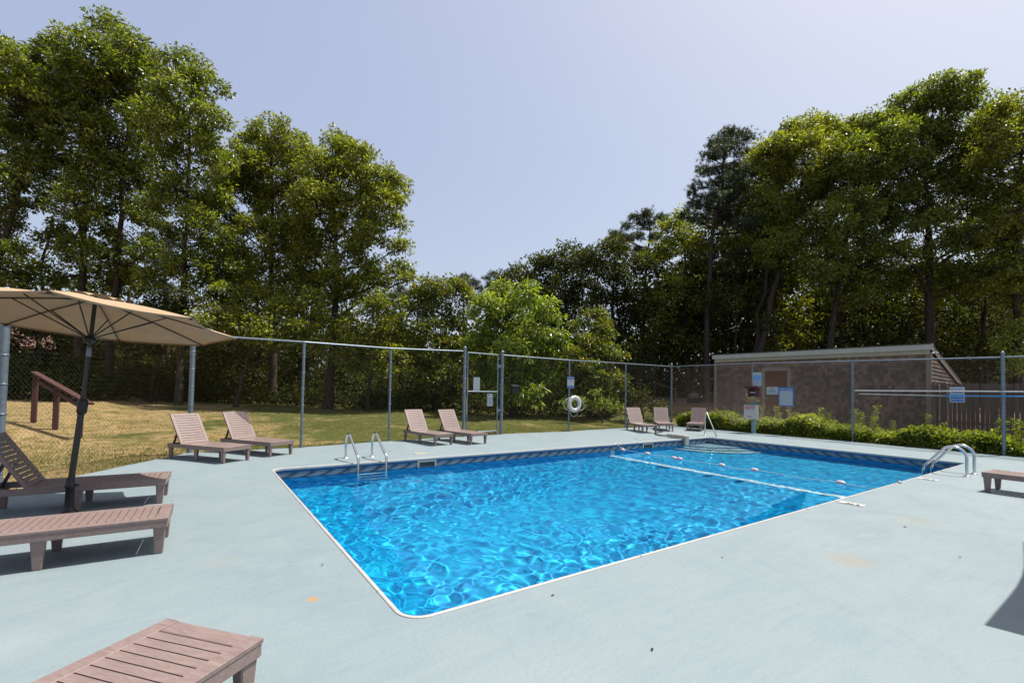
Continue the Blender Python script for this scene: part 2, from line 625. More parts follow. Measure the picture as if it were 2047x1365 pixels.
RC = .16
outer = [(-1.2, 9.1), (-1.52, 8.62), (-2.5, 6.97), (-3.1, 5.9), (-6.5, 0), (-9, -6), (-9, -14), (24, -14), (15.3, -6), (15.7, -.3), (16.02, 3.2), (16.3, 7), (16.5, 10.2), (12.9, 10.0), (9.9, 9.80), (7.1, 9.9), (5.6, 9.75), (3.2, 9.48), (.95, 9.05)]
bm = bmesh.new()
rng = random.Random(4)
ov = []
for i, p in enumerate(outer):                  # slightly ragged edge where grass meets the slab
    q_ = outer[(i + 1) % len(outer)]
    L = math.dist(p, q_)
    n = max(1, int(L / .35)) if L < 8 else 1
    for j in range(n):
        t = j / n
        ov.append(bm.verts.new((p[0] + (q_[0] - p[0]) * t + (rng.uniform(-.02, .02) if j else 0), p[1] + (q_[1] - p[1]) * t + (rng.uniform(-.02, .02) if j else 0), 0)))
inner = [bm.verts.new((x, y, 0)) for x, y in rrect(-.018, -.018, PL + .018, PW + .018, RC + .018)]
es = [bm.edges.new((ov[i], ov[(i + 1) % len(ov)])) for i in range(len(ov))]
es += [bm.edges.new((inner[i], inner[(i + 1) % len(inner)])) for i in range(len(inner))]
bmesh.ops.triangle_fill(bm, use_beauty=True, use_dissolve=False, edges=es)
for f in bm.faces:
    if f.normal.z < 0: f.normal_flip()
lo = [bm.verts.new((v.co.x, v.co.y, -.14)) for v in ov]
for i in range(len(ov)):
    j = (i + 1) % len(ov)
    bm.faces.new((ov[i], lo[i], lo[j], ov[j]))
me = bpy.data.meshes.new('pool_deck')
bm.to_mesh(me)
bm.free()
me.materials.append(M['deck'])
tag(link('pool_deck', me), kind='structure')

pool = tag(empty('swimming_pool', (PL / 2, PW / 2, 0)), 'rectangular in-ground pool with bright blue printed liner and white coping', 'swimming pool')


def pool_child(o):
    o.parent = pool
    o.location = (o.location[0] - PL / 2, o.location[1] - PW / 2, o.location[2])
    o.cycles.is_caustics_receiver = True
    return o


def strip(prof, offs, name, m, seg_len=None):
    """Sweeps a profile [(inset, z)] round the pool; inset is measured inwards from the pool wall."""
    V, F = [], []
    loops = []
    for ins, z in prof:
        r = max(.02, RC - ins)
        loops.append([(x, y, z) for x, y in rrect(ins, ins, PL - ins, PW - ins, r)])
    n = len(loops[0])
    for lp in loops: V += lp
    for a in range(len(loops) - 1):
        for i in range(n):
            j = (i + 1) % n
            F.append((a * n + i, a * n + j, (a + 1) * n + j, (a + 1) * n + i))
    mb = MB()
    mb.add(V, F)
    return mb.build(name, m)


c_ = pool_child(strip([(-.019, .001), (-.017, .006), (-.010, .009), (0, .009), (.010, .005), (.014, -.008), (.012, -.034), (.004, -.038), (.0, -.038)], 0, 'coping', M['coping']))
b_ = pool_child(strip([(.002, -.03), (.002, -.26)], 0, 'liner_border', M['band']))

DEEP, SHAL = -2.35, -1.12
V = []
outl = rrect(0, 0, PL, PW, RC)
mb = MB()
n = len(outl)
mb.add([(x, y, -.25) for x, y in outl] + [(x, y, SHAL) for x, y in outl], [(i, (i + 1) % n, n + (i + 1) % n, n + i) for i in range(n)])
xs = [0, 1.3, 2.0, 4.6, 8.37, PL]
ys = [0, 1.3, PW - 1.3, PW]
def fz(i, j):
    if i in (0, 4, 5) or j in (0, 3): return SHAL
    return DEEP if i in (1, 2, 3) else SHAL
VV = [(x, y, fz(i, j)) for i, x in enumerate(xs) for j, y in enumerate(ys)]
mb.add(VV, [(i * 4 + j, (i + 1) * 4 + j, (i + 1) * 4 + j + 1, i * 4 + j + 1) for i in range(5) for j in range(3)])
pool_child(mb.build('liner', M['liner']))

# corner steps in the far corner
for k, (r, z) in enumerate(((1.15, -.42), (1.5, -.68), (1.85, -.92))):
    mb = MB()
    arc = [(PL - .02 - r * math.cos(a), PW - .02 - r * math.sin(a)) for a in [PI / 2 * i / 16 for i in range(17)]]
    top = [(PL - .02, PW - .02, z)] + [(x, y, z) for x, y in arc]
    mb.add(top, [tuple(range(len(top) - 1, -1, -1))])
    mb.add([(x, y, z) for x, y in arc] + [(x, y, SHAL) for x, y in arc], [(i, i + 1, 17 + i + 1, 17 + i) for i in range(16)])
    pool_child(mb.build('step', M['step']))

# skimmers in the far wall
for (x0, x1) in ((2.64, 3.06), (9.53, 9.99)):
    mb = MB()
    y = PW - .006
    zt, zb = -.050, -.205
    mb.box(((x0 + x1) / 2, y, zt - .013), (x1 - x0, .02, .026))
    mb.box(((x0 + x1) / 2, y, zb), (x1 - x0, .02, .03))
    mb.box((x0 + .02, y, (zt + zb) / 2), (.04, .021, zt - zb - .02))
    mb.box((x1 - .02, y, (zt + zb) / 2), (.04, .021, zt - zb - .02))
    sk_ = pool_child(mb.build('skimmer', M['beige']))
    mb = MB()
    mb.box(((x0 + x1) / 2, PW - .003, (zt + zb) / 2), (x1 - x0 - .07, .008, zt - zb - .03))
    o = mb.build('skimmer_opening', M['black'])
    o.parent = sk_
    mb = MB()
    for i in range(5):
        mb.box((x0 + .05 + i * (x1 - x0 - .1) / 4, y - .0115, zt - .013), (.008, .003, .008))
    tag(mb.build('screws', M['greytext'], sk_), kind='stuff')

# joints and depth numerals on the coping
def text(body, size, m, parent, loc, rot, name='lettering', align='CENTER', bold=0.0):
    cu = bpy.data.curves.new(name, 'FONT')
    cu.body = body
    cu.size = size
    cu.align_x = align
    cu.align_y = 'CENTER'
    cu.resolution_u = 2
    cu.extrude = .0008
    cu.offset = bold
    cu.materials.append(m)
    o = bpy.data.objects.new(name, cu)
    COL.objects.link(o)
    bpy.context.view_layer.update()
    me = bpy.data.meshes.new_from_object(o.evaluated_get(bpy.context.evaluated_depsgraph_get()))
    bpy.data.objects.remove(o)
    me.name = name
    o = link(name, me, parent, loc, rot)
    if not me.materials: me.materials.append(m)
    o['kind'] = 'stuff'
    return o


for (t_, x) in (('8', 1.72), ('H', 4.3), ('6', 5.95), ('5', 6.7), ('4', 8.7)):
    o = text(t_, .05, M['black'], pool, (x - PL / 2, PW / 2 + .012, .012), (0, 0, 0), 'depth_numeral', bold=.001)
mb = MB()
for x in (.55, 3.3, 6.3, 9.3, 11.5): mb.box((x, PW + .003, .0055), (.006, .036, .010))
for x in (2.1, 5.2, 8.3, 11.4): mb.box((x, -.003, .0055), (.006, .036, .010))
for y in (.5, 3.4): mb.box((-.003, y, .0055), (.036, .006, .010))
tag(pool_child(mb.build('coping_joints', M['greytext'])), kind='stuff')

# water: real waves, fine enough for the sunlight to focus through them
nx, ny = 620, 300
X, Y = np.meshgrid(np.linspace(-.01, PL + .01, nx), np.linspace(-.01, PW + .01, ny))
rg = np.random.default_rng(5)
Z = np.zeros_like(X)
calm = 1 - .80 * np.exp(-(((X - 5.4) / 2.9) ** 2 + ((Y - 3.6) / 1.8) ** 2)) - .40 * ss(5.5, 12, X)
wx = X + .12 * np.sin(Y * 1.7 + 1) + .10 * np.sin(X * 1.3)
wy = Y + .12 * np.sin(X * 1.9) + .08 * np.sin(Y * 2.3 + 2)
for i in range(95):
    lam = math.exp(rg.uniform(math.log(.11), math.log(.8)))
    th = rg.uniform(0, 2 * np.pi)
    kk = 2 * np.pi / lam
    Z += (.00108 + .0005 * (lam < .22)) * lam ** 1.22 * np.sin(kk * (wx * np.cos(th) + wy * np.sin(th)) + rg.uniform(0, 6.28))
Z = WZ + Z * calm
idx = np.arange(nx * ny).reshape(ny, nx)
Q = np.stack([idx[:-1, :-1], idx[:-1, 1:], idx[1:, 1:], idx[1:, :-1]], -1).reshape(-1, 4)
wo = link('pool_water', fast_mesh('pool_water', np.stack([X, Y, Z], -1).reshape(-1, 3), Q, M['water'], True))
wo.cycles.is_caustics_caster = True
tag(wo, kind='structure')

# deck tiles
for (x, y, sx, sy, rz, lab, txt) in (
        (6.02, -.20, .13, .28, 0, 'white depth tile at the near pool edge by the white floor line', '5 FT'),
        (9.33, -.17, .13, .26, 0, 'white depth tile at the near pool edge beside the right ladder', '3 FT'),
        (2.98, 6.78, .30, .20, 0, 'cream skimmer lid in the deck right of the far ladder', None),
        (10.15, 6.74, .32, .22, 0, 'cream skimmer lid in the deck left of the corner lift box', None)):
    o = MB().box((0, 0, .005), (sx, sy, .01)).build('deck_tile' if txt else 'skimmer_lid', M['white'] if txt else M['beige'], bevel=.002)
    o.location = (x, y, 0)
    tag(o, lab, 'tile' if txt else 'lid', 'white depth tiles' if txt else 'skimmer lids')
    if txt: text(txt, .085, M['black'], o, (-.022, -.02, .012), (0, 0, PI / 2), bold=.003)


# ------------------------------------------------------------------ ladders and rails
def arc(c, r, a0, a1, n, ax, up):
    c, ax, up = Vector(c), Vector(ax), Vector(up)
    return [c + ax * r * math.cos(a0 + (a1 - a0) * i / n) + up * r * math.sin(a0 + (a1 - a0) * i / n) for i in range(n + 1)]


def rail_path(h=.50, reach=.70, r=.19, low=-.75):
    """Handrail in the local y-z plane: deck foot at y=0, pool at +y."""
    up = Vector((0, 0, 1))
    p = [Vector((0, 0, 0)), Vector((0, 0, h - r))]
    p += [Vector((0, r - r * math.cos(a), h - r + r * math.sin(a))) for a in [math.radians(x) for x in range(15, 121, 15)]]
    end = p[-1]
    y2, z2 = reach, .10
    p += [Vector((0, end.y + (y2 - end.y) * t, end.z + (z2 - end.z) * t)) for t in (.5, .85)]
    p += [Vector((0, y2 - .01, z2 + .03)), Vector((0, y2 + .01, z2 - .05)), Vector((0, y2 + .012, low))]
    return p


def ladder(loc, rz, width, lab, h, reach):
    t = tag(empty('pool_ladder', loc, rz), lab, 'pool ladder', 'pool ladders')
    for s_ in (0, width):
        mb = MB().tube([p + Vector((s_, 0, 0)) for p in rail_path(h, reach)], .024, 12)
        o = mb.build('handrail', M['steel'], t)
        o.cycles.is_caustics_receiver = True
        MB().lathe([(.021, .022), (.032, .02), (.05, .006), (.052, 0)], (s_, 0, .0), 16).build('escutcheon', M['steel'], o)
    for z in (-.28, -.50, -.72):
        o = MB().box((width / 2, reach + .012, z), (width - .03, .075, .022)).build('tread', M['step'], t, bevel=.004)
        o.cycles.is_caustics_receiver = True
    return t


ladder((1.41, 6.85, 0), PI, -.53, 'steel pool ladder on the far side in front of the fence', .50, .87)
ladder((10.42, -.45, 0), 0, .53, 'steel pool ladder at the near right corner beside the cut-off lounger', .52, .60)
t = tag(empty('stair_rail', (13.42, 6.66, 0), math.radians(152)), 'single steel rail leading down the corner steps', 'handrail')
MB().tube([Vector((0, 0, 0)), Vector((0, 0, .70))] + [Vector((0, .07 - .07 * math.cos(math.radians(a)), .70 + .07 * math.sin(math.radians(a)))) for a in range(15, 136, 15)] +
          [Vector((0, .66, .10)), Vector((0, .70, .03)), Vector((0, .71, -.05)), Vector((0, .71, -.4))], .022, 12).build('rail', M['steel'], t).cycles.is_caustics_receiver = True
MB().lathe([(.021, .022), (.032, .02), (.05, .006), (.052, 0)], (0, 0, 0), 16).build('escutcheon', M['steel'], t)
MB().tube([(0, .71, -.10), (-.16, .74, -.17), (-.20, .74, -.30)], .02, 8).build('foot_brace', M['step'], t)

# water-level unit straddling the corner coping, with its hose
t = tag(empty('autofill_unit', (11.38, 5.98, 0), 0), 'beige box unit hooked over the far coping near the corner steps', 'pool device')
MB().box((.09, .40, .075), (.20, .62, .10)).build('housing', M['beige'], t, bevel=.012)
MB().box((.09, .075, -.07), (.18, .10, .36)).build('float_arm', M['beige'], t, bevel=.012)
o = tag(MB().tube([(11.50, 6.72, .05), (11.55, 7.0, .03), (11.75, 7.4, .022), (12.1, 7.75, .02), (12.6, 7.95, .02), (13.1, 8.15, .02), (13.6, 8.7, .02), (13.9, 9.2, .02)], .02, 8).build('hose', M['rubber']),
        'black hose curving across the deck from the beige box to the fence corner', 'hose')

# float line across the pool
t = tag(empty('float_line', (8.46, 3.0, WZ + .01)), 'white rope with pale pink floats stretched across the pool', 'float line')
pts = []
for i in range(41):
    y = -.0 + i * (6.13 / 40)
    sag = -.012 * math.sin(i * .8) + .01
    z = max(0, (abs(y - 3.06) - 2.75)) * .35
    pts.append((.03 * math.sin(y * 1.3), y - 3.0, sag + z))
MB().tube(pts, .0045, 6).build('rope', M['rope'], t)
proto = None
for y in (5.94, 5.10, 4.28, 4.12, 3.05, 2.35, .82):
    if proto is None:
        prof = [(.008, -.080), (.028, -.070), (.042, -.040), (.045, 0), (.042, .040), (.028, .070), (.008, .080)]
        proto = MB().lathe(prof, n=16, M=Matrix.Rotation(PI / 2, 3, 'X')).build('float', M['floatm'], t)
        f_ = proto
    else:
        f_ = proto.copy()
        COL.objects.link(f_)
    f_.location = (.03 * math.sin(y * 1.3), y - 3.0, .016)
    f_.rotation_euler = (0, 0, random.Random(int(y * 100)).uniform(-.25, .25))
for y in (-.02, 6.15):
    MB().lathe([(.0, .03), (.03, .02), (.035, 0)], (0, y - 3.0, .17), 12).build('anchor', M['steel'], t)

# ------------------------------------------------------------------ loungers
def lounger_proto():
    root = empty('sun_lounger')
    Wd, SL, BL, T, H = .56, 1.17, 1.56, .07, .29
    rm = M['resin']
    mb = MB()                                              # apron
    for s_ in (-1, 1):
        mb.box((BL / 2, s_ * (Wd / 2 - .014), H - T / 2 - .004), (BL - .03, .028, T))
    mb.box((.013, 0, H - T / 2 - .004), (.026, Wd - .002, T - .002))
    mb.box((BL - .013, 0, H - T / 2 - .004), (.026, Wd - .002, T - .002))
    mb.box((SL + .02, 0, H - .05), (.04, Wd - .06, .04))
    mb.build('frame', rm, root, bevel=.004)
    for s_ in (-1, 1):                                     # seat stiles
        MB().box((SL / 2 + .003, s_ * (Wd / 2 - .034), H - .006), (SL + .012, .074, .020)).build('stile', rm, root, bevel=.0015)
    slat0 = MB().box((0, 0, 0), (.0472, Wd - .14, .018)).mesh('slat', rm)
    end = MB().box((.043, 0, H - .007), (.086, Wd - .145, .018)).build('end_board', rm, root, bevel=.003)
    x = .087
    k = 0
    while x + .054 < SL + .01:
        link('slat', slat0, root, (x + .009 + .0225, 0, H - .007))
        x += .0537
        k += 1
    leg = MB().box((0, 0, 0), (.085, .060, .225), taper=.66).mesh('leg', rm)
    bm = bmesh.new(); bm.from_mesh(leg); bmesh.ops.bevel(bm, geom=bm.edges[:], offset=.006, segments=1, affect='EDGES'); bm.to_mesh(leg); bm.free()
    for xx in (.055, .78, 1.50):
        for s_ in (-1, 1):
            link('leg', leg, root, (xx, s_ * (Wd / 2 - .038), .1125))
    # backrest
    a = math.radians(58)
    bk = MB()
    Lb = .655
    R = Matrix.Rotation(-a, 3, 'Y')
    base = Vector((SL + .015, 0, H - .004))
    back = empty('backrest', base)
    back.rotation_euler = (0, -a, 0)
    back.parent = root
    mb = MB()
    for s_ in (-1, 1): mb.box((Lb / 2, s_ * (Wd / 2 - .036), 0), (Lb, .062, .032))
    mb.box((Lb - .026, 0, 0), (.052, Wd - .136, .031))
    mb.box((.03, 0, 0), (.06, Wd - .136, .031))
    mb.build('back_frame', rm, back, bevel=.004)
    bs = MB().box((0, 0, 0), (.0435, Wd - .134, .018)).mesh('slat', rm)
    n = 10
    pitch = (Lb - .052 - .06) / n
    for i in range(n):
        link('slat', bs, back, (.06 + pitch * (i + .5), 0, .004))
    mb = MB()
    for s_ in (-1, 1):
        top = base + R @ Vector((.33, s_ * .2, -.02))
        mb.bar(top, (1.50, s_ * .2, H - .03), .025, .03)
    mb.bar((1.50, -.21, H - .03), (1.50, .21, H - .03), .03, .03)
    mb.build('back_prop', M['darkmetal'], root)
    return root


lg = lounger_proto()
GA = 'taupe slatted loungers round the pool'
spots = [
    ((-.43, 7.27), 124, 'taupe lounger nearest the left fence corner, backrest raised'),
    ((.39, 7.78), 121, 'taupe lounger between the corner lounger and the far ladder'),
    ((4.11, 7.90), 99, 'taupe lounger left of the gate, further from the gate of the pair'),
    ((5.02, 7.71), 99, 'taupe lounger directly in front of the metal gate'),
    ((12.10, 7.95), 63, 'sunlit lounger beneath the fence post right of the life ring'),
    ((13.36, 8.22), 45, 'lounger seen from its foot at the hedge corner, hose at its leg'),
    ((14.49, 7.81), 27, 'lounger facing the pool in front of the hedge beside the stair rail'),
    ((-1.345, 4.46), 177, 'lounger lying in the shade of the tan umbrella'),
    ((-1.245, 2.43), 178, 'long sunlit lounger in front of the umbrella pole, foot to the pool'),
    ((-.99, -.135), 219.5, 'closest lounger, its slatted foot end cut off by the bottom edge'),
    ((9.08, -.94), 266, 'lounger by the near right ladder, its slat shadows on the deck'),
]
for i, ((x, y), az, lab) in enumerate(spots):
    o = lg if i == 0 else copy_tree(lg)
    o.location = (x, y, .001)
    o.rotation_euler = (0, 0, math.radians(az))
    tag(o, lab, 'lounger', GA)


# ------------------------------------------------------------------ umbrellas
def umbrella(loc, C, nrm, R, ph, rise, lab, lean=(0, 0), shape=8):
    t = tag(empty('patio_umbrella', loc), lab, 'umbrella', 'tan patio umbrellas')
    L = Vector(loc)
    nn = Vector(nrm).normalized()
    a = Vector((0, 1, 0)).cross(nn).normalized()
    b = nn.cross(a)
    C = Vector(C) - L
    N = shape
    tips = [C + R * (a * math.cos(ph + k * 2 * PI / N) + b * math.sin(ph + k * 2 * PI / N)) for k in range(N)]
    apex = C + nn * rise
    can = None
    vent_r = .22
    mbv = MB()
    for k in range(N):                                         # eight cloth panels, sagging between the ribs
        p0, p1 = tips[k], tips[(k + 1) % N]
        V, F = [], []
        nu, nv = 8, 8
        for i in range(nu + 1):
            s_ = .13 + .87 * i / nu
            for j in range(nv + 1):
                q_ = j / nv
                rib0 = apex.lerp(p0, s_) + nn * (.018 * math.sin(PI * s_))
                rib1 = apex.lerp(p1, s_) + nn * (.018 * math.sin(PI * s_))
                p = rib0.lerp(rib1, q_) - nn * (.035 * s_ * math.sin(PI * q_))
                edge = (apex - p).normalized() * (.07 * math.sin(PI * q_) * max(0, s_ - .5) * 2)
                V.append(p + edge)
        for i in range(nu):
            for j in range(nv):
                F.append((i * (nv + 1) + j, i * (nv + 1) + j + 1, (i + 1) * (nv + 1) + j + 1, (i + 1) * (nv + 1) + j))
        mb = MB().add(V, F, True)
        hem = [V[nu * (nv + 1) + j] for j in range(nv + 1)]
        mb.add([h for h in hem] + [h - nn * .018 + (C - h).normalized() * .012 for h in hem], [(j, j + 1, nv + 2 + j, nv + 1 + j) for j in range(nv)])
        mb.build('canopy_panel', M['cloth'], t)
        # vent flap above, puffed between ribs
        V, F = [], []
        for i in range(5):
            s_ = i / 4
            for j in range(7):
                q_ = j / 6
                o0 = apex + (p0 - apex) * (.19 * s_)
                o1 = apex + (p1 - apex) * (.19 * s_)
                V.append(o0.lerp(o1, q_) + nn * (.022 + .035 * math.sin(PI * q_) * s_ + .02 * (1 - s_)))
        for i in range(4):
            for j in range(6): F.append((i * 7 + j, i * 7 + j + 1, (i + 1) * 7 + j + 1, (i + 1) * 7 + j))
        mbv.add(V, F, True)
    mbv.build('vent_flap', M['cloth'], t)
    # mast
    foot = Vector((0, 0, 0))
    hub_top = apex - nn * .03
    run = C - nn * .20                                         # sliding hub
    mast = MB().tube([foot + Vector((0, 0, .32)), foot.lerp(hub_top, .55)], .028, 14)
    mast.build('lower_pole', M['bronze'], t)
    MB().tube([foot.lerp(hub_top, .55), hub_top], .019, 14).build('upper_pole', M['bronze'], t)
    ax = (hub_top - foot).normalized()
    q3 = ax.to_track_quat('Z', 'Y').to_matrix()
    c0 = foot.lerp(hub_top, .50)
    MB().lathe([(.024, -.09), (.036, -.08), (.044, -.06), (.046, .04), (.040, .07), (.024, .085)], c0, 16, q3).build('crank_housing', M['darkmetal'], t)
    MB().lathe([(.021, -.05), (.0235, -.045), (.0235, .045), (.021, .05)], foot.lerp(hub_top, .755), 14, q3).build('tilt_collar', M['galv'], t)
    MB().lathe([(.020, -.04), (.05, -.035), (.055, 0), (.04, .03), (.02, .04)], run, 14, q3).build('runner', M['darkmetal'], t)
    MB().lathe([(.020, -.02), (.035, -.015), (.035, .02), (.0, .05)], hub_top, 12, q3).build('top_hub', M['darkmetal'], t)
    mb = MB().lathe([(.03, .40), (.034, .38), (.034, .34), (.045, .33), (.045, .30), (.037, .29), (.040, .10), (.050, .06), (.075, .035), (.085, .02), (.085, 0)], (0, 0, 0), 24)
    mb.box((.045, 0, .32), (.05, .018, .018))
    mb.build('base_stand', M['darkmetal'], t)
    for k in range(N):
        e = tips[k]
        def onrib(s_): return apex.lerp(e, s_) + nn * (.018 * math.sin(PI * s_)) - nn * .016
        rb = MB().tube([onrib(s_) for s_ in (.03, .25, .5, .75, .985)], .0075, 6).build('rib', M['darkmetal'], t)
        mid = onrib(.47)
        MB().tube([run + (mid - run).normalized() * .04, mid], .007, 6).build('strut', M['darkmetal'], rb)
        MB().box(e - nn * .014 + (C - e).normalized() * .02, (.03, .03, .02)).build('tip_cap', M['darkmetal'], rb)
    return t


umbrella((-2.17, 4.05, 0), (-2.055, 4.053, 2.087), (.0665, .0623, 1), 1.37, 4.6486, .26, 'tan market umbrella on a dark pole between two left loungers')
# an umbrella that stands out of frame to the right; its shadow reaches into the picture
umbrella((5.34, -3.47, 0), (5.34, -3.47, 2.2), (0, 0, 1), 1.9, 3 * PI / 4 + .07, .3, 'tan umbrella out of frame whose shadow falls on the deck', shape=4)

# ------------------------------------------------------------------ chain-link fences and gate
PITCH = .071


def wire_mesh(A, B, zb, zt, hole=None):
    """Woven diamond wire between two ground points, as arrays."""
    A, B = np.array(A, float), np.array(B, float)
    L = np.linalg.norm(B - A)
    d = (B - A) / L
    nrm = np.array([-d[1], d[0]])
    nw = int(L / PITCH)
    ns = int((zt - zb) / (PITCH / 2))
    zz = np.linspace(zb, zt, ns + 1)
    r = .0024
    Vs, Qs = [], []
    off = 0
    ang = np.array([0, 2 * PI / 3, 4 * PI / 3]) + .5
    for i in range(nw):
        s0 = (i + .5) * PITCH
        sgn = np.where(np.arange(ns + 1) % 2 == 0, -1, 1)
        s_ = s0 + sgn * PITCH * .5
        dep = sgn * .0025
        P = np.stack([A[0] + d[0] * s_ + nrm[0] * dep, A[1] + d[1] * s_ + nrm[1] * dep, zz], -1)
        ring = np.stack([np.cos(ang)[:, None] * np.array([d[0], d[1], 0])[None] * 1.2 + np.sin(ang)[:, None] * np.array([nrm[0], nrm[1], 0])[None]], 0)[0] * r
        V_ = (P[:, None, :] + ring[None]).reshape(-1, 3)
        a = np.arange(ns)[:, None] * 3 + np.arange(3)[None]
        b = np.arange(ns)[:, None] * 3 + (np.arange(3)[None] + 1) % 3
        Vs.append(V_)
        Qs.append(np.stack([a, b, b + 3, a + 3], -1).reshape(-1, 4) + off)
        off += len(V_)
    return np.concatenate(Vs), np.concatenate(Qs)


def fence(name, label, pts, tops, post_r, rails=True, term=(), group='chain-link fence runs', mesh_side=.04, skip_first=False, zb=.03, corner_bands=True):
    """pts: ground points of the posts; tops: rail heights at them."""
    t = tag(empty(name, (pts[0][0], pts[0][1], 0)), label, 'fence', group)
    o0 = Vector((pts[0][0], pts[0][1], 0))
    for i, (x, y) in enumerate(pts):
        if skip_first and i == 0: continue
        r = post_r[i]
        z = tops[i] + (.10 if r > .035 else -.01)
        p = MB().tube([Vector((x, y, -.1)) - o0, Vector((x, y, z)) - o0], r, 14).build('post', M['galv'], t)
        if r > .035:
            MB().lathe([(r * 1.08, -.02), (r * 1.1, 0), (r * .9, .03), (r * .4, .05), (0, .055)], Vector((x, y, z)) - o0, 14).build('post_cap', M['galv'], p)
        mb = MB()
        for zz in (.25, .62, 1.0, 1.38, 1.75, 2.12):
            mb.lathe([(r + .001, -.011), (r + .004, -.010), (r + .004, .010), (r + .001, .011)], Vector((x, y, zz)) - o0, 12)
            dx, dy = pts[min(i + 1, len(pts) - 1)][0] - pts[max(i - 1, 0)][0], pts[min(i + 1, len(pts) - 1)][1] - pts[max(i - 1, 0)][1]
            dl = math.hypot(dx, dy)
            mb.bar(Vector((x - dx / dl * (r + .03), y - dy / dl * (r + .03), zz)) - o0, Vector((x + dx / dl * (r + .03), y + dy / dl * (r + .03), zz)) - o0, .006, .008)
        mb.build('tie_bands', M['galv'], p)
    for i in range(len(pts) - 1):
        a, b = Vector((*pts[i], tops[i])) - o0, Vector((*pts[i + 1], tops[i + 1])) - o0
        MB().tube([a, b], .021, 12).build('top_rail', M['galv'], t)
        dirv = (Vector(pts[i + 1]) - Vector(pts[i]))
        nv = Vector((-dirv.y, dirv.x)).normalized() * mesh_side
        A = (pts[i][0] - o0.x + nv.x, pts[i][1] - o0.y + nv.y)
        Bp = (pts[i + 1][0] - o0.x + nv.x, pts[i + 1][1] - o0.y + nv.y)
        V_, Q_ = wire_mesh(A, Bp, zb, min(tops[i], tops[i + 1]) + .02)
        o = link('wire_mesh', fast_mesh('wire_mesh', V_, Q_, M['wire']), t)
        tag(o, kind='stuff')
    return t


HF = 2.47
fence('chain_link_fence', 'chain-link fence panel on the left behind the umbrella', [(-1.19, 9.07), (-3.13, 5.80), (-4.7, 3.2)], [HF, HF, HF], [.047, .047, .03], mesh_side=-.035)
fence('chain_link_fence', 'chain-link fence from the left corner to the gate', [(-1.19, 9.07), (.95, 8.97), (3.2, 9.42), (5.60, 9.66)], [HF, HF, HF + .03, HF + .12], [.047, .030, .030, .047], skip_first=True)
fence('chain_link_fence', 'chain-link fence right of the gate carrying the life ring', [(7.08, 9.84), (9.93, 9.78), (13.12, 9.98), (16.25, 10.12)], [HF + .1, HF + .08, HF + .12, HF + .14], [.050, .030, .030, .045])
fence('chain_link_fence', 'chain-link fence on the right in front of the shed and hedge', [(16.25, 10.12), (16.07, 6.42), (15.95, 3.20), (15.62, -.13), (15.3, -3.4)], [HF + .14, HF + .12, HF + .06, HF - .01, HF], [.045, .030, .032, .040, .04], skip_first=True)

# gate
gp0, gp1 = Vector((5.68, 9.67, 0)), Vector((6.93, 9.82, 0))
t = tag(empty('metal_gate', gp0), 'chain-link gate with grey sign backs hung on it', 'gate')
gd = (gp1 - gp0)
gl = gd.length
gd.normalize()
def gpt(s_, z): return gd * s_ + Vector((0, 0, z))
for s_ in (.03, gl - .03):
    MB().tube([gpt(s_, .10), gpt(s_, 2.56)], .021, 12).build('gate_upright', M['galv'], t)
for z in (.12, 1.37, 2.56):
    MB().tube([gpt(.03, z), gpt(gl - .03, z)], .021, 12).build('gate_rail', M['galv'], t)
V_, Q_ = wire_mesh((gd.x * .05, gd.y * .05 + .03), (gd.x * (gl - .05), gd.y * (gl - .05) + .03), .13, 2.3)
tag(link('wire_mesh', fast_mesh('wire_mesh', V_, Q_, M['wire']), t), kind='stuff')
for z in (.78, 2.20):
    mb = MB()
    mb.box(gpt(gl + .06, z), (.20, .05, .07), Matrix.Rotation(math.atan2(gd.y, gd.x), 3, 'Z'))
    mb.tube([gpt(gl - .03, z - .09), gpt(gl - .03, z + .09)], .034, 12)
    mb.tube([gpt(gl + .15, z - .07), gpt(gl + .15, z + .07)], .060, 12)
    mb.build('hinge', M['galv'], t)
mb = MB()
mb.box(gpt(.02, 1.60), (.05, .06, .36), Matrix.Rotation(math.atan2(gd.y, gd.x), 3, 'Z'))
mb.build('latch_box', M['trim'], t, bevel=.005)
MB().box(gpt(.0, .92), (.035, .05, .50), Matrix.Rotation(math.atan2(gd.y, gd.x), 3, 'Z')).build('latch_plate', M['trim'], t)
MB().tube([gpt(gl - .06, .04), gpt(gl - .06, .12)], .05, 12).build('bottom_bolt', M['galv'], t)
MB().box(gpt(.62, .035), (1.15, .08, .03), Matrix.Rotation(math.atan2(gd.y, gd.x), 3, 'Z')).build('threshold', M['rail'], t)


def plate(name, w_, h_, m, lab, cat, loc, az, group=None, r=.02, thick=.004):
    """A thin sign: local x is its width, it faces local -y."""
    t = tag(empty(name, loc, az), lab, cat, group)
    bm = bmesh.new()
    pts = rrect(-w_ / 2, -h_ / 2, w_ / 2, h_ / 2, r, 4)
    fr = [bm.verts.new((x, -thick / 2, z)) for x, z in pts]
    bk = [bm.verts.new((x, thick / 2, z)) for x, z in pts]
    bm.faces.new(fr)
    bm.faces.new(bk[::-1])
    for i in range(len(fr)):
        j = (i + 1) % len(fr)
        bm.faces.new((fr[j], fr[i], bk[i], bk[j]))
    me = bpy.data.meshes.new('panel')
    bm.to_mesh(me)
    bm.free()
    me.materials.append(m)
    link('panel', me, t)
    return t


def flat(t, name, x, z, w_, h_, m, lift=.0035):
    return MB().box((x, -lift, z), (w_, .002, h_)).build(name, m, t)


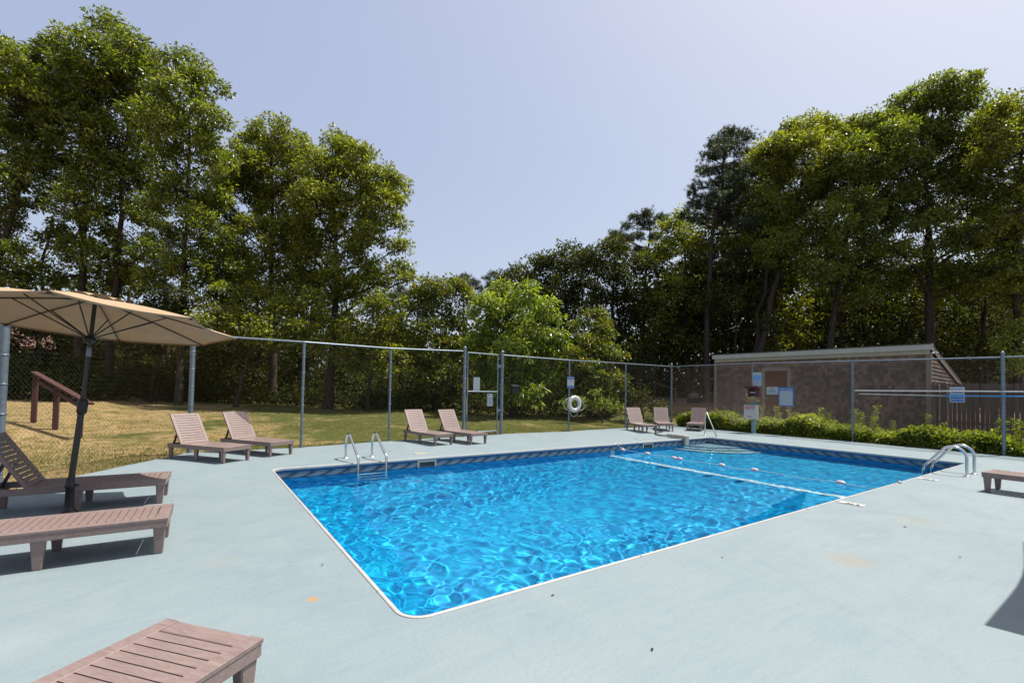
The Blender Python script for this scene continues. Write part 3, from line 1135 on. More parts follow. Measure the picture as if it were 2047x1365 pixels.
RT = (PI / 2, 0, 0)
ga = math.atan2(gd.y, gd.x)
p = gp0 + gd * .42 + Vector((-.0, .055, 1.61))
plate('gate_sign', .25, .41, M['signwhite'], 'blank grey back of the upper sign on the gate', 'sign', p, ga, 'sign backs on the gate')
p = gp0 + gd * .965 + Vector((0, .055, 1.11))
t = plate('gate_sign', .24, .39, M['signwhite'], 'blank grey back of the lower sign on the gate', 'sign', p, ga, 'sign backs on the gate')
MB().tube([(-.06, -.006, .15), (-.06, -.001, .15)], .018, 10).build('hole', M['black'], t)

# mailbox on the mesh right of the gate
t = tag(empty('mailbox', (7.55, 9.80, 1.37), .02), 'small black mailbox hung on the fence right of the gate', 'mailbox')
MB().box((0, 0, .10), (.24, .11, .20)).build('body', M['darkmetal'], t, bevel=.008)
MB().box((0, -.02, .215), (.27, .16, .03), Matrix.Rotation(.25, 3, 'X')).build('lid', M['darkmetal'], t, bevel=.008)

# life ring and sign on their post
P1138 = Vector((9.93, 9.78, 0))
t = plate('ring_sign', .27, .40, M['white'], 'small blue and white notice above the life ring', 'sign', P1138 + Vector((.02, -.06, 1.75)), -.25)
flat(t, 'blue_header', 0, .15, .25, .085, M['blue'])
flat(t, 'blue_footer', 0, -.155, .25, .075, M['blue'])
text('NOTICE', .06, M['signwhite'], t, (0, -.0055, .15), RT, bold=.001)
text('POOL\nRING BUOY', .038, M['greytext'], t, (0, -.0045, .05), RT)
text('NOT A TOY', .034, M['greytext'], t, (0, -.0045, -.075), RT)
text('EMERGENCY ONLY', .022, M['signwhite'], t, (0, -.0055, -.155), RT)
t = tag(empty('life_ring', P1138 + Vector((.16, -.12, .98)), -.06), 'white life ring with loose rope hanging on a fence post', 'life ring')
ring = []
mb = MB()
Rm, rm_ = .225, .078
V, F = [], []
for i in range(40):
    a = 2 * PI * i / 40
    for j in range(14):
        b = 2 * PI * j / 14
        rr = Rm + rm_ * math.cos(b)
        V.append((rr * math.cos(a), .75 * rm_ * math.sin(b), rr * math.sin(a)))
for i in range(40):
    for j in range(14):
        F.append((i * 14 + j, i * 14 + (j + 1) % 14, ((i + 1) % 40) * 14 + (j + 1) % 14, ((i + 1) % 40) * 14 + j))
mb.add(V, F, True).build('ring', M['white'], t)
for a in (50, 130, 230, 310):
    aa = math.radians(a)
    mb = MB()
    c0 = Vector((Rm * math.cos(aa), 0, Rm * math.sin(aa)))
    rad = Vector((math.cos(aa), 0, math.sin(aa)))
    mb.tube([c0 + (rad * math.cos(q_) * (rm_ + .004) + Vector((0, 1, 0)) * math.sin(q_) * (.75 * rm_ + .004)) for q_ in [2 * PI * i / 14 for i in range(15)]], .007, 5, cap=False)
    mb.build('band', M['signwhite'], t)
mb = MB()
for a0, a1, bulge in ((130, 230, .14), (-50, 50, .13), (230, 310, .09)):
    pts = []
    for i in range(13):
        q_ = i / 12
        a = math.radians(a0 + (a1 - a0) * q_)
        r_ = Rm + rm_ + bulge * math.sin(PI * q_) * (1 + .25 * math.sin(5 * q_))
        pts.append((r_ * math.cos(a), .01, r_ * math.sin(a) - .05 * math.sin(PI * q_)))
    mb.tube(pts, .008, 6)
mb.build('rope', M['rope'], t)
MB().tube([(0, -.09, .22), (0, .10, .30), (-.10, .12, .32)], .012, 6).build('hook', M['darkmetal'], t)

# equipment post: painted post, call box with roof, white box, signs
def fp(y, z, off=-.05):
    """A point on the right-hand fence, `off` metres towards the pool."""
    x = np.interp(y, [-.13, 3.2, 6.42, 10.12], [15.62, 15.95, 16.07, 16.25])
    return Vector((float(x) + off, y, z))


AZR = -PI / 2 + .02                                            # signs face the pool (-x)
px_, py_ = 15.93, 6.30
o = tag(MB().box((0, 0, .69), (.10, .13, 1.40)).build('equipment_post', M['teal'], bevel=.004), 'teal painted post holding the call box and white box', 'post')
o.location = (px_, py_, 0)
t = tag(empty('call_box', (px_ - .10, py_ - .0, 1.40), AZR), 'maroon roofed call box with a white handset inside', 'call box')
MB().box((0, .02, -.13), (.30, .22, .14)).build('shelf_box', M['tanwood'], t, bevel=.004)
MB().box((0, -.0, -.21), (.38, .30, .02)).build('shelf', M['tanwood'], t)
for s_ in (-1, 1): MB().box((s_ * .18, .02, .10), (.025, .26, .30)).build('side_panel', M['maroon'] if s_ > 0 else M['tanwood'], t)
MB().box((0, .14, .10), (.34, .02, .30)).build('back_panel', M['maroon'], t)
mb = MB()
mb.box((0, -.02, .27), (.46, .36, .025), Matrix.Rotation(-.32, 3, 'X'))
mb.build('roof', M['maroon'], t)
MB().box((0, .05, .10), (.20, .09, .055)).build('handset', M['white'], t, bevel=.02)
MB().tube([(-.14, -.10, .02), (-.14, -.13, -.03), (-.15, -.12, .0), (-.16, -.12, .06)], .014, 8).build('cord', M['white'], t)
t = tag(empty('equipment_box', (px_ - .09, py_ + .03, .78), AZR), 'white box with red lettering on the teal post', 'box')
MB().box((-.02, .0, 0), (.50, .10, .52)).build('case', M['white'], t, bevel=.008)
text('EMERGENCY', .068, M['red'], t, (-.04, -.052, .19), RT, bold=.003)
text('SAFETY KIT', .068, M['red'], t, (-.04, -.052, .115), RT, bold=.003)
text('OPEN', .05, M['red'], t, (-.05, -.052, -.17), RT, bold=.003)
t = plate('phone_sign', .33, .50, M['signwhite'], 'tall pale sign reading 911 on a blue panel', 'sign', (15.93, 6.18, 2.00), AZR, r=.03)
flat(t, 'blue_panel', 0, .05, .29, .17, M['lblue'])
text('( 911', .15, M['signwhite'], t, (0, -.0055, .05), RT, bold=.002)
text('EMERGENCY\nPHONE', .03, M['lblue'], t, (0, -.0045, -.13), RT)
t = plate('caution_sign', .40, .27, M['signwhite'], 'white caution sign with a red no-diving circle', 'sign', fp(5.66, 1.575, -.07), AZR, r=.01)
mb = MB()
mb.tube([(.045 * math.cos(a), -.005, .075 + .045 * math.sin(a)) for a in [2 * PI * i / 24 for i in range(25)]], .008, 6, cap=False)
mb.bar((-.03, -.005, .105), (.03, -.005, .045), .008, .008)
mb.build('no_diving_symbol', M['red'], t)
text('CAUTION', .062, M['blue'], t, (0, -.0045, -.01), RT, bold=.002)
text('NO LIFEGUARD ON DUTY', .029, M['black'], t, (0, -.0045, -.062), RT)
text('swim at your own risk', .024, M['blue'], t, (0, -.0045, -.098), RT)
t = plate('rules_sign', .50, .66, M['blue'], 'blue framed board reading POOL RULES', 'sign', fp(5.18, 1.37, -.07), AZR, r=.02, thick=.012)
flat(t, 'white_panel', 0, -.045, .43, .50, M['signwhite'], .0075)
text('POOL RULES', .076, M['signwhite'], t, (0, -.0075, .262), RT, bold=.002)
rules = ['Shower before entering', 'No running or horseplay', 'No diving in shallow end', 'No glass in pool area', 'No food or drink in pool', 'Children under 14 must be', 'with an adult at all times', 'No pets allowed', 'Pool closes at sunset', 'Residents and guests only', 'Swim at your own risk', 'Thank you']
for i, s_ in enumerate(rules):
    text(s_, .033, M['greytext'], t, (-.195, -.009, .175 - i * .040), RT, align='LEFT', name='rule_line')
t = plate('shallow_sign', .30, .41, M['signwhite'], 'blue and white sign reading SHALLOW WATER NO DIVING ALLOWED', 'sign', fp(.74, 1.51, .02), AZR - .08, r=.01)
flat(t, 'blue_panel', 0, -.095, .255, .18, M['blue'])
text('SHALLOW', .050, M['blue'], t, (0, -.0045, .135), RT, bold=.001)
text('WATER', .056, M['blue'], t, (0, -.0045, .055), RT, bold=.002)
text('NO DIVING', .044, M['signwhite'], t, (0, -.0055, -.060), RT, bold=.001)
text('ALLOWED', .050, M['signwhite'], t, (0, -.0055, -.125), RT, bold=.002)

# two skimming poles laid along the right-hand fence
t = tag(empty('pool_pole', fp(3.10, 1.60, -.12)), 'long white pool pole hung along the right fence, the upper one', 'pole', 'cleaning poles on the fence')
L0 = fp(3.10, 1.60, -.12)
MB().tube([(0, 0, 0), fp(-1.2, 1.60, -.12) - L0], .017, 10).build('tube', M['white'], t)
MB().tube([Vector((0, -.22, 0)), Vector((0, -.27, 0))], .021, 10).build('clip', M['teal'], t)
t = tag(empty('pool_pole', fp(3.06, 1.50, -.12)), 'lower pool pole on the right fence, half white half blue', 'pole', 'cleaning poles on the fence')
L0 = fp(3.06, 1.50, -.12)
MB().tube([(0, 0, 0), fp(1.10, 1.475, -.12) - L0], .013, 10).build('tube', M['white'], t)
MB().tube([fp(1.16, 1.475, -.12) - L0, fp(1.0, 1.472, -.12) - L0], .017, 10).build('joint_sleeve', M['beige'], t)
tag(MB().tube([fp(1.0, 1.472, -.12) - L0, fp(-1.2, 1.49, -.12) - L0], .015, 10).build('tube', M['lblue'], t), 'blue half of the pole')
MB().tube([(0, .02, 0), (0, -.18, 0)], .02, 10).build('grip', M['black'], t)

# ------------------------------------------------------------------ shed
A_, B_ = Vector((18.0, 9.12, 0)), Vector((18.6, 1.97, 0))
dsh = (B_ - A_)
LSH = dsh.length
dsh.normalize()
nsh = Vector((-dsh.y, dsh.x, 0))                               # points away from the pool
if nsh.x < 0: nsh = -nsh
Mz = Matrix((dsh, nsh, Vector((0, 0, 1)))).transposed()       # local x along wall, y into shed
shed = tag(empty('storage_shed', A_), 'low cedar-shingled shed with a brown door and slanting roof', 'shed')
shed.rotation_euler = Mz.to_euler()
ZB, ZT, DP, ZR = .30, 2.92, 6.5, 1.78                          # base, front top, depth, back top
MB().add([(0, .02, ZB), (LSH, .02, ZB), (LSH, .02, ZT), (0, .02, ZT), (0, DP, ZB), (LSH, DP, ZB), (LSH, DP, ZR), (0, DP, ZR)],
         [(0, 1, 2, 3), (1, 5, 6, 2), (5, 4, 7, 6), (4, 0, 3, 7)]).build('wall', M['trim'], shed)
rs = random.Random(8)
def shingles(to_world, x0, x1, ztop, skipf, name):
    V_, Q_ = [], []
    z = ZB
    while z < ztop(0.0) + .3:
        x = x0 - rs.uniform(0, .1)
        while x < x1:
            w_ = rs.uniform(.075, .16)
            xa, xb = max(x, x0), min(x + w_ - .004, x1)
            x += w_
            zt_ = min(z + .135, ztop((xa + xb) / 2))
            zb_ = z + rs.uniform(-.004, .004)
            if xb - xa < .02 or zt_ - zb_ < .02 or skipf((xa + xb) / 2, z + .06): continue
            n = len(V_)
            th = .034 + rs.uniform(0, .008)
            V_ += [to_world(xa, th, zb_), to_world(xb, th, zb_), to_world(xb, .003, zt_), to_world(xa, .003, zt_), to_world(xa, 0, zb_), to_world(xb, 0, zb_)]
            Q_ += [(n, n + 1, n + 2, n + 3), (n + 4, n + 5, n + 1, n), (n + 4, n, n + 3, n + 4), (n + 1, n + 5, n + 2, n + 1)]
        z += .127
    fc = [f if len(set(f)) == 4 else tuple(dict.fromkeys(f)) for f in Q_]
    me = bpy.data.meshes.new(name)
    me.from_pydata(V_, [], fc)
    me.materials.append(M['shingle'])
    o = link(name, me, shed)
    tag(o, kind='stuff')


DX0, DX1, DZ = 2.12, 2.95, 2.40
shingles(lambda x, t_, z: (x, .02 - t_ - .0, z), .0, LSH, lambda x: ZT, lambda x, z: DX0 - .13 < x < DX1 + .13 and z < DZ + .13, 'front_shingles')
shingles(lambda x, t_, z: (LSH + t_, x, z), .02, DP, lambda x: ZT + (ZR - ZT) * x / DP, lambda x, z: False, 'gable_shingles')
for x in (-.0, LSH + .0):
    MB().box((x + (.03 if x < 1 else -.03), -.012, (ZB + ZT) / 2), (.11, .05, ZT - ZB - .01)).build('corner_board', M['trim'], shed)
MB().box((LSH + .03, .05, (ZB + ZT) / 2), (.025, .10, ZT - ZB - .05)).build('corner_board', M['trim'], shed)
# door and casing
MB().box(((DX0 + DX1) / 2, -.004, (ZB + DZ) / 2), (DX1 - DX0, .03, DZ - ZB)).build('door', M['door'], shed)
kn = MB().lathe([(.0, .07), (.03, .06), (.035, .045), (.015, .02), (.03, 0)], (DX0 + .07, -.02, 1.28), 12, Matrix.Rotation(PI / 2, 3, 'X')).build('door_knob', M['steel'], shed)
for x in (DX0 - .06, DX1 + .06):
    MB().box((x, -.014, (ZB + DZ) / 2), (.12, .05, DZ - ZB)).build('door_casing', M['trim'], shed)
MB().box(((DX0 + DX1) / 2, -.016, DZ + .065), (DX1 - DX0 + .24, .054, .12)).build('door_casing', M['trim'], shed)
# roof, fascia and frieze
MB().box((LSH / 2, -.055, ZT + .16), (LSH + .20, .03, .20)).build('fascia', M['fascia'], shed, bevel=.003)
MB().box((LSH / 2, -.020, ZT - .01), (LSH + .02, .035, .15)).build('frieze', M['fascia2'], shed)
sl = (ZR - ZT) / DP
MB().add([(-.14, -.09, ZT + .275), (LSH + .07, -.09, ZT + .275), (LSH + .07, DP + .2, ZR + .20), (-.14, DP + .2, ZR + .20),
          (-.14, -.09, ZT + .245), (LSH + .07, -.09, ZT + .245), (LSH + .07, DP + .2, ZR + .17), (-.14, DP + .2, ZR + .17)],
         [(0, 1, 2, 3), (7, 6, 5, 4), (4, 5, 1, 0), (5, 6, 2, 1), (6, 7, 3, 2), (7, 4, 0, 3)]).build('roof', M['roofing'], shed)
MB().add([(LSH + .03, -.05, ZT + .24), (LSH + .03, -.05, ZT + .07), (LSH + .03, DP + .2, ZR - .0), (LSH + .03, DP + .2, ZR + .165),
          (LSH + .06, -.05, ZT + .24), (LSH + .06, -.05, ZT + .07), (LSH + .06, DP + .2, ZR - .0), (LSH + .06, DP + .2, ZR + .165)],
         [(0, 1, 2, 3), (7, 6, 5, 4), (4, 5, 1, 0), (5, 6, 2, 1), (6, 7, 3, 2)]).build('rake_board', M['trim'], shed)
# flood lamps
for (x, y, z, lab) in ((3.25, -.09, ZT - .02, 'small grey floodlight under the shed eave above the door'), (LSH + .14, .05, ZT - .02, 'white twin floodlight on the right corner of the shed')):
    wp = A_ + dsh * x + nsh * y + Vector((0, 0, z))
    f_ = tag(empty('floodlight', wp, math.atan2(dsh.y, dsh.x)), lab, 'floodlight', 'floodlights on the shed')
    f_.scale = (.62, .62, .62)
    MB().tube([(0, .02, 0), (0, -.03, 0)], .05, 12).build('mount', M['signwhite'], f_)
    for s_ in (-1, 1):
        Mr = Matrix.Rotation(s_ * .6, 3, 'Z') @ Matrix.Rotation(PI / 2 + .5, 3, 'X')
        MB().lathe([(.0, -.02), (.025, -.02), (.03, .04), (.06, .12), (.055, .125), (.0, .12)], (s_ * .05, -.05, -.02), 12, Mr).build('lamp_head', M['signwhite'], f_)

# picket fence right of the shed
P0, P1 = Vector((18.42, 1.90, 0)), Vector((18.30, -3.6, 0))
pk = tag(empty('picket_fence', P0), 'weathered wooden picket fence joined to the shed', 'fence')
dp = (P1 - P0)
Lp = dp.length
dp.normalize()
azp = math.atan2(dp.y, dp.x)
def picket_mesh():
    mb = MB()
    w_, h_, th = .092, 1.62, .018
    V = [(-w_ / 2, 0), (w_ / 2, 0), (w_ / 2, h_ - .06), (w_ / 4, h_ - .012), (0, h_), (-w_ / 4, h_ - .012), (-w_ / 2, h_ - .06)]
    n = len(V)
    VV = [(x, -th / 2, z) for x, z in V] + [(x, th / 2, z) for x, z in V]
    mb.add(VV, [tuple(range(n)), tuple(range(2 * n - 1, n - 1, -1))] + [((i + 1) % n, i, n + i, n + (i + 1) % n) for i in range(n)])
    return mb.mesh('picket', M['picket'])
pm = picket_mesh()
s_ = .05
while s_ < Lp:
    q_ = P0 + dp * s_
    o = link('picket', pm, pk, (dp * s_ + Vector((0, 0, .27 + rs.uniform(-.02, .02)))), (rs.uniform(-.01, .01), rs.uniform(-.012, .012), azp + rs.uniform(-.03, .03)))
    s_ += .102
for z in (.65, 1.5): MB().bar(Vector((.05, 0, z)), dp * Lp + Vector((.05, 0, z)), .04, .09).build('back_rail', M['picket'], pk)
for s_ in (2.35, 4.9): MB().box(dp * s_ + Vector((.09, 0, 1.1)), (.10, .10, 1.95)).build('fence_post', M['tanwood'], pk)

# ------------------------------------------------------------------ far left: handrail, house
H1, H2, H3 = (-3.5, 13.05), (-4.17, 14.25), (-4.82, 15.4)
t = tag(empty('step_handrail', (H1[0], H1[1], 0)), 'red-brown wooden handrail climbing the grass bank', 'handrail')
o0 = Vector((H1[0], H1[1], 0))
tops = []
for (x, y), hgt in ((H1, .98), (H2, 1.18), (H3, 1.38)):
    z = tz(x, y)
    MB().box(Vector((x, y, z + hgt / 2 - .1)) - o0, (.11, .11, hgt + .2)).build('post', M['rail'], t, bevel=.005)
    tops.append(Vector((x, y, z + hgt)) - o0)
dv = (tops[0] - tops[2]).normalized()
MB().bar(tops[2] - dv * .12, tops[0] + dv * .5, .15, .045).build('top_board', M['rail'], t)
MB().bar(tops[2] - Vector((0, 0, .2)), tops[0] - Vector((0, 0, .2)), .04, .09).build('lower_board', M['rail'], t)

hs = at(-90, 700, 27)
hz = tz(hs.x, hs.y)
t = tag(empty('house', (hs.x, hs.y, hz - .2), .35), 'grey-sided house with a reddish roof at the far left', 'house')
MB().box((0, 0, 1.4), (7, 6, 2.8)).build('wall', M['siding'], t)
MB().add([(-3.8, -3.4, 2.7), (3.8, -3.4, 2.7), (3.8, 0, 4.2), (-3.8, 0, 4.2), (-3.8, 3.4, 2.7), (3.8, 3.4, 2.7), (-3.8, -3.4, 2.8), (3.8, -3.4, 2.8), (3.8, 0, 4.3), (-3.8, 0, 4.3), (3.8, 3.4, 2.8), (-3.8, 3.4, 2.8)],
         [(6, 7, 8, 9), (9, 8, 10, 11), (3, 2, 1, 0), (4, 5, 2, 3), (0, 1, 7, 6), (1, 2, 8, 7), (2, 5, 10, 8)]).build('roof', M['redroof'], t)
for x in (-1.8, 1.6):
    wd = MB().box((x, -3.02, 1.6), (1.0, .06, 1.2)).build('window', M['white'], t)
    MB().box((x, -3.055, 1.6), (.86, .02, 1.06)).build('pane', M['darkmetal'], wd)
tag(MB().box((0, -3.3, 2.55), (7.6, .12, .12)).build('gutter', M['white'], t), None)

# grill, timber edging and reddish handrail past the far right corner
gq = at(1388, 806, 24.5)
gz = tz(gq.x, gq.y)
t = tag(empty('charcoal_grill', (gq.x, gq.y, gz), -.5), 'small charcoal grill with its grey lid open beyond the corner post', 'grill')
MB().box((0, 0, .22), (.62, .45, .30)).build('fire_box', M['darkmetal'], t, bevel=.02)
V, F = [], []
for i in range(9):
    a = PI * i / 8
    for x in (-.22, .22): V.append((x, .1 + .20 * math.cos(a) * .9, .38 + .24 * math.sin(a)))
for i in range(8): F.append((i * 2, i * 2 + 1, i * 2 + 3, i * 2 + 2))
F.append(tuple(range(0, 18, 2)))
F.append(tuple(range(17, 0, -2)))
o = MB().add(V, F, True).build('lid', M['timber'], t)
MB().tube([(.33, -.05, .40), (.42, -.08, .46)], .03, 8).build('handle', M['white'], t)
for x in (-.25, .25):
    for y in (-.16, .16): MB().tube([(x, y, .1), (x * 1.15, y * 1.2, -.05)], .015, 6).build('leg', M['darkmetal'], t)
for (xa, ya, xb, yb, dep, lab) in ((1280, 812, 1432, 806, 22.8, 'weathered landscape timber edging the dirt left of the shed'), (1300, 792, 1400, 790, 27.5, 'second landscape timber further back behind the grill')):
    a, b = at(xa, ya, dep + 1), at(xb, yb, dep)
    za, zb = tz(a.x, a.y), tz(b.x, b.y)
    tag(MB().bar(Vector((a.x, a.y, za + .06)), Vector((b.x, b.y, zb + .06)), .15, .17).build('landscape_timber', M['timber'], bevel=.01), lab, 'timber', 'landscape timbers')
a, b = at(1308, 765, 25), at(1350, 779, 24)
t = tag(empty('path_handrail', (b.x, b.y, 0)), 'thin reddish handrail behind the far fence corner', 'handrail')
MB().bar(a - Vector((b.x, b.y, 0)), b - Vector((b.x, b.y, 0)), .09, .05).build('top_board', M['rail'], t)
for p in (a, b): MB().box(Vector((p.x - b.x, p.y - b.y, (p.z + tz(p.x, p.y)) / 2 - .05)), (.09, .09, max(.1, p.z - tz(p.x, p.y)))).build('post', M['rail'], t)

# ------------------------------------------------------------------ vegetation
def unit(a): return a / (np.linalg.norm(a, axis=-1, keepdims=True) + 1e-9)


def leaf_cloud(C, cr, n_per, ll, lw, rg, droop=.25, flat_=.6, up=1.1, fold=.25):
    """Leaf-sized faces in clumps round the points C (n,3); returns vertices and quads."""
    C = np.repeat(C, n_per, axis=0)
    n = len(C)
    o = unit(rg.normal(size=(n, 3)))
    rad = rg.random((n, 1)) ** .45
    cr_ = np.repeat(cr, n_per)[:, None] if isinstance(cr, np.ndarray) else cr
    off = o * rad * cr_ * np.array([1, 1, flat_])
    P = C + off
    ax = unit(o * 1.2 + rg.normal(size=(n, 3)) * .5 + np.array([0, 0, -droop]))
    nr = unit(rg.normal(size=(n, 3)) * .75 + np.array([0, 0, up]))
    side = unit(np.cross(ax, nr))
    nr = np.cross(side, ax)
    L = ll * rg.uniform(.65, 1.25, (n, 1))
    W = lw * rg.uniform(.7, 1.25, (n, 1))
    v0 = P
    v1 = P + ax * L * .5 + side * W * .5 + nr * W * fold
    v2 = P + ax * L - nr * L * .12
    v3 = P + ax * L * .5 - side * W * .5 + nr * W * fold
    V = np.stack([v0, v1, v2, v3], 1).reshape(-1, 3)
    Q = np.arange(n * 4).reshape(n, 4)
    return V, Q


def lobe_points(lobes, dens, rg, inner=.62, top_bias=.25, gap=.0):
    """Clump centres spread through the outer part of overlapping ellipsoids."""
    out, own = [], []
    Lb = np.array([l[:3] for l in lobes])
    Rb = np.array([l[3:6] for l in lobes])
    for i, l in enumerate(lobes):
        a = 4 * PI * (((l[3] * l[4]) ** 1.6 + (l[3] * l[5]) ** 1.6 + (l[4] * l[5]) ** 1.6) / 3) ** (1 / 1.6)
        n = max(4, int(a * dens))
        d = unit(rg.normal(size=(n, 3)) + np.array([0, 0, top_bias]))
        r = rg.uniform(inner, 1.06, (n, 1))
        P = Lb[i] + d * r * Rb[i]
        # open a few gaps
        if gap:
            f = np.sin(P[:, 0] * 1.9 + i) * np.cos(P[:, 1] * 1.7 + 2 * i) + np.sin(P[:, 2] * 2.3 + i * 1.3)
            P = P[f > -1.15 + gap]
        # drop clumps buried deep in other lobes
        D = np.linalg.norm((P[:, None] - Lb[None]) / Rb[None], axis=-1)
        D[:, i] = 9
        P = P[D.min(1) > .52]
        out.append(P)
        own += [i] * len(P)
    return np.concatenate(out), np.array(own)


def bough(a, b, ra, rb, r_, sag=.1, n=5):
    a, b = Vector(a), Vector(b)
    L = (b - a).length
    pts, rs_ = [], []
    w_ = Vector((r_.uniform(-1, 1), r_.uniform(-1, 1), r_.uniform(-.4, .6))) * L * .10
    for i in range(n + 1):
        t = i / n
        p = a.lerp(b, t) + w_ * math.sin(PI * t) + Vector((0, 0, -sag * L * math.sin(PI * t)))
        if 0 < i < n: p += Vector((r_.uniform(-1, 1), r_.uniform(-1, 1), r_.uniform(-1, 1))) * L * .02
        pts.append(p)
        rs_.append(ra + (rb - ra) * t)
    return pts, rs_


TREES = 'trees standing beyond the pool fence'


def tree(name, label, base, lobes, trunk_r, seed, leaf='leaf', dens=4.2, n_per=42, ll=.175, lw=.088, cr=.33, droop=.25, lean=None, twig=True, bark='bark', cat='tree', group=TREES, gap=.12, first=.35, top_frac=.92):
    """Tapered trunk that forks into limbs reaching each part of the crown, twigs, and leaf clumps."""
    r_ = random.Random(seed)
    rg = np.random.default_rng(seed)
    base = Vector(base)
    t = tag(empty(name, base), label, cat, group)
    lob = [(l[0] - base.x, l[1] - base.y, l[2] - base.z, l[3], l[4], l[5]) for l in lobes]
    P, own = lobe_points(lob, dens, rg, gap=gap)
    V, Q = leaf_cloud(P, cr, n_per, ll, lw, rg, droop)
    link('crown', fast_mesh('crown', V, Q, M[leaf]), t)
    # trunk follows the middle of the crown up
    top = max(lob, key=lambda l: l[2] + l[5] * .3)
    H = top[2] * top_frac
    mx = np.average([l[0] for l in lob]), np.average([l[1] for l in lob])
    tr = []
    n = 12
    for i in range(n + 1):
        s_ = i / n
        bx = (1 - s_) ** 1.0 * 0 + s_ * (mx[0] * (1 - s_) * .9 + top[0] * s_)
        by = s_ * (mx[1] * (1 - s_) * .9 + top[1] * s_)
        tr.append(Vector((bx + r_.uniform(-.06, .06) * (i > 1), by + r_.uniform(-.06, .06) * (i > 1), -.15 + s_ * (H + .15))))
    rr = [trunk_r * (1.35 if i == 0 else 1.08 if i == 1 else 1) * (1 - .80 * (i / n)) for i in range(n + 1)]
    MB().tube(tr, rr, 9).build('trunk', M[bark], t)
    mb = MB()
    def on_trunk(z):
        s_ = max(0, min(1, (z + .15) / (H + .15)))
        i = min(n - 1, int(s_ * n))
        return tr[i].lerp(tr[i + 1], s_ * n - i), rr[i] * .62
    for i, l in enumerate(lob):
        hz = max(H * first, min(H * .95, l[2] - 1.1 * math.hypot(l[0] - mx[0], l[1] - mx[1]) * r_.uniform(.5, .8)))
        a, ra = on_trunk(hz)
        c = Vector(l[:3])
        pts, rs_ = bough(a, c, ra * .8, max(.018, ra * .28), r_, .02, 6)
        mb.tube(pts, rs_, 6, cap=False)
        if twig:
            idx_ = np.where(own == i)[0]
            r_.shuffle(ids := list(idx_))
            for j in ids[:max(6, int(len(ids) * .45))]:
                q_ = pts[r_.randint(3, 6)]
                p2, r2 = bough(q_, P[j], .016, .005, r_, .03, 3)
                mb.tube(p2, r2, 3, cap=False)
    tag(mb.build('limbs', M[bark], t), kind='stuff')
    return t


def px_lobes(lst, depth, seed, spread=.5, squash=.9):
    """Crown masses measured off the photograph, set at their distance, staggered in depth."""
    r_ = random.Random(seed)
    out = []
    for l in lst:
        px, py, rp = l[:3]
        dd = depth + r_.uniform(-1, 1) * spread * 2.2
        p = at(px, py, dd)
        r = rp * dd / F_PX
        out.append((p.x, p.y, p.z, r, r * r_.uniform(.9, 1.15), r * squash))
    return out


def ground_at(px, depth):
    p = at(px, 800, depth)
    return Vector((p.x, p.y, tz(p.x, p.y)))


# --- left side, nearest the fence
tree('oak_tree', 'tall oak at the far left edge, leaning out of frame', ground_at(-40, 20.5),
     px_lobes([(0, 125, 50), (-40, 190, 75), (45, 215, 60), (15, 300, 65), (-50, 330, 80), (60, 340, 45), (-20, 430, 60), (30, 520, 42), (-40, 560, 60), (85, 175, 40)], 20.5, 1), .20, 11, dens=3.6)
tree('oak_tree', 'tallest oak on the left, its trunk above the umbrella', ground_at(158, 22),
     px_lobes([(215, 70, 40), (168, 105, 48), (120, 130, 50), (75, 120, 36), (180, 175, 62), (105, 205, 62), (150, 260, 66), (75, 290, 50), (110, 350, 52), (190, 350, 50), (150, 410, 42), (60, 390, 30), (215, 150, 45), (110, 470, 30), (170, 505, 38), (90, 560, 34)], 22, 2), .19, 12)
tree('oak_tree', 'oak just right of the tallest left oak with a grey trunk', ground_at(214, 22.6),
     px_lobes([(262, 105, 40), (285, 165, 46), (245, 200, 55), (300, 240, 45), (235, 290, 56), (290, 320, 45), (250, 380, 45), (205, 440, 38), (290, 420, 36), (240, 500, 38), (205, 560, 36), (270, 560, 36), (295, 500, 26)], 23, 3), .19, 13)
tree('oak_tree', 'slender oak with airy crown between the left oaks and the broad ones', ground_at(357, 21),
     px_lobes([(338, 132, 26), (318, 175, 26), (330, 250, 34), (440, 320, 26), (385, 135, 32), (412, 175, 34), (360, 190, 36), (420, 235, 32), (385, 265, 38), (345, 320, 36), (415, 310, 34), (370, 385, 42), (425, 385, 36), (325, 400, 30), (395, 455, 42), (345, 480, 32), (430, 480, 36), (375, 540, 42), (320, 560, 34), (440, 545, 34)], 21, 4), .15, 14)
tree('oak_tree', 'broad oak with rounded top left of the big spreading oak', ground_at(545, 24.5),
     px_lobes([(545, 268, 36), (512, 285, 28), (583, 300, 36), (478, 315, 30), (535, 340, 56), (450, 350, 38), (600, 360, 46), (622, 330, 30), (610, 300, 22), (505, 330, 30), (490, 400, 52), (565, 420, 56), (445, 430, 42), (520, 480, 50), (600, 490, 46), (470, 520, 44), (540, 560, 46), (455, 580, 40), (600, 570, 40)], 24.5, 5), .22, 15, leaf='leaf2')
tree('oak_tree', 'big spreading oak at the right end of the left group, with a dark fork', ground_at(655, 22.5),
     px_lobes([(665, 296, 36), (690, 300, 28), (628, 400, 40), (715, 322, 36), (640, 350, 46), (755, 360, 36), (792, 378, 26), (700, 390, 56), (765, 415, 42), (640, 430, 52), (705, 455, 50), (600, 470, 40), (745, 470, 30), (630, 520, 46), (700, 525, 42), (765, 545, 32), (800, 545, 26), (818, 560, 14), (802, 452, 13), (800, 500, 20), (660, 580, 46), (735, 580, 36)], 22.5, 6), .22, 16, leaf='leaf2')
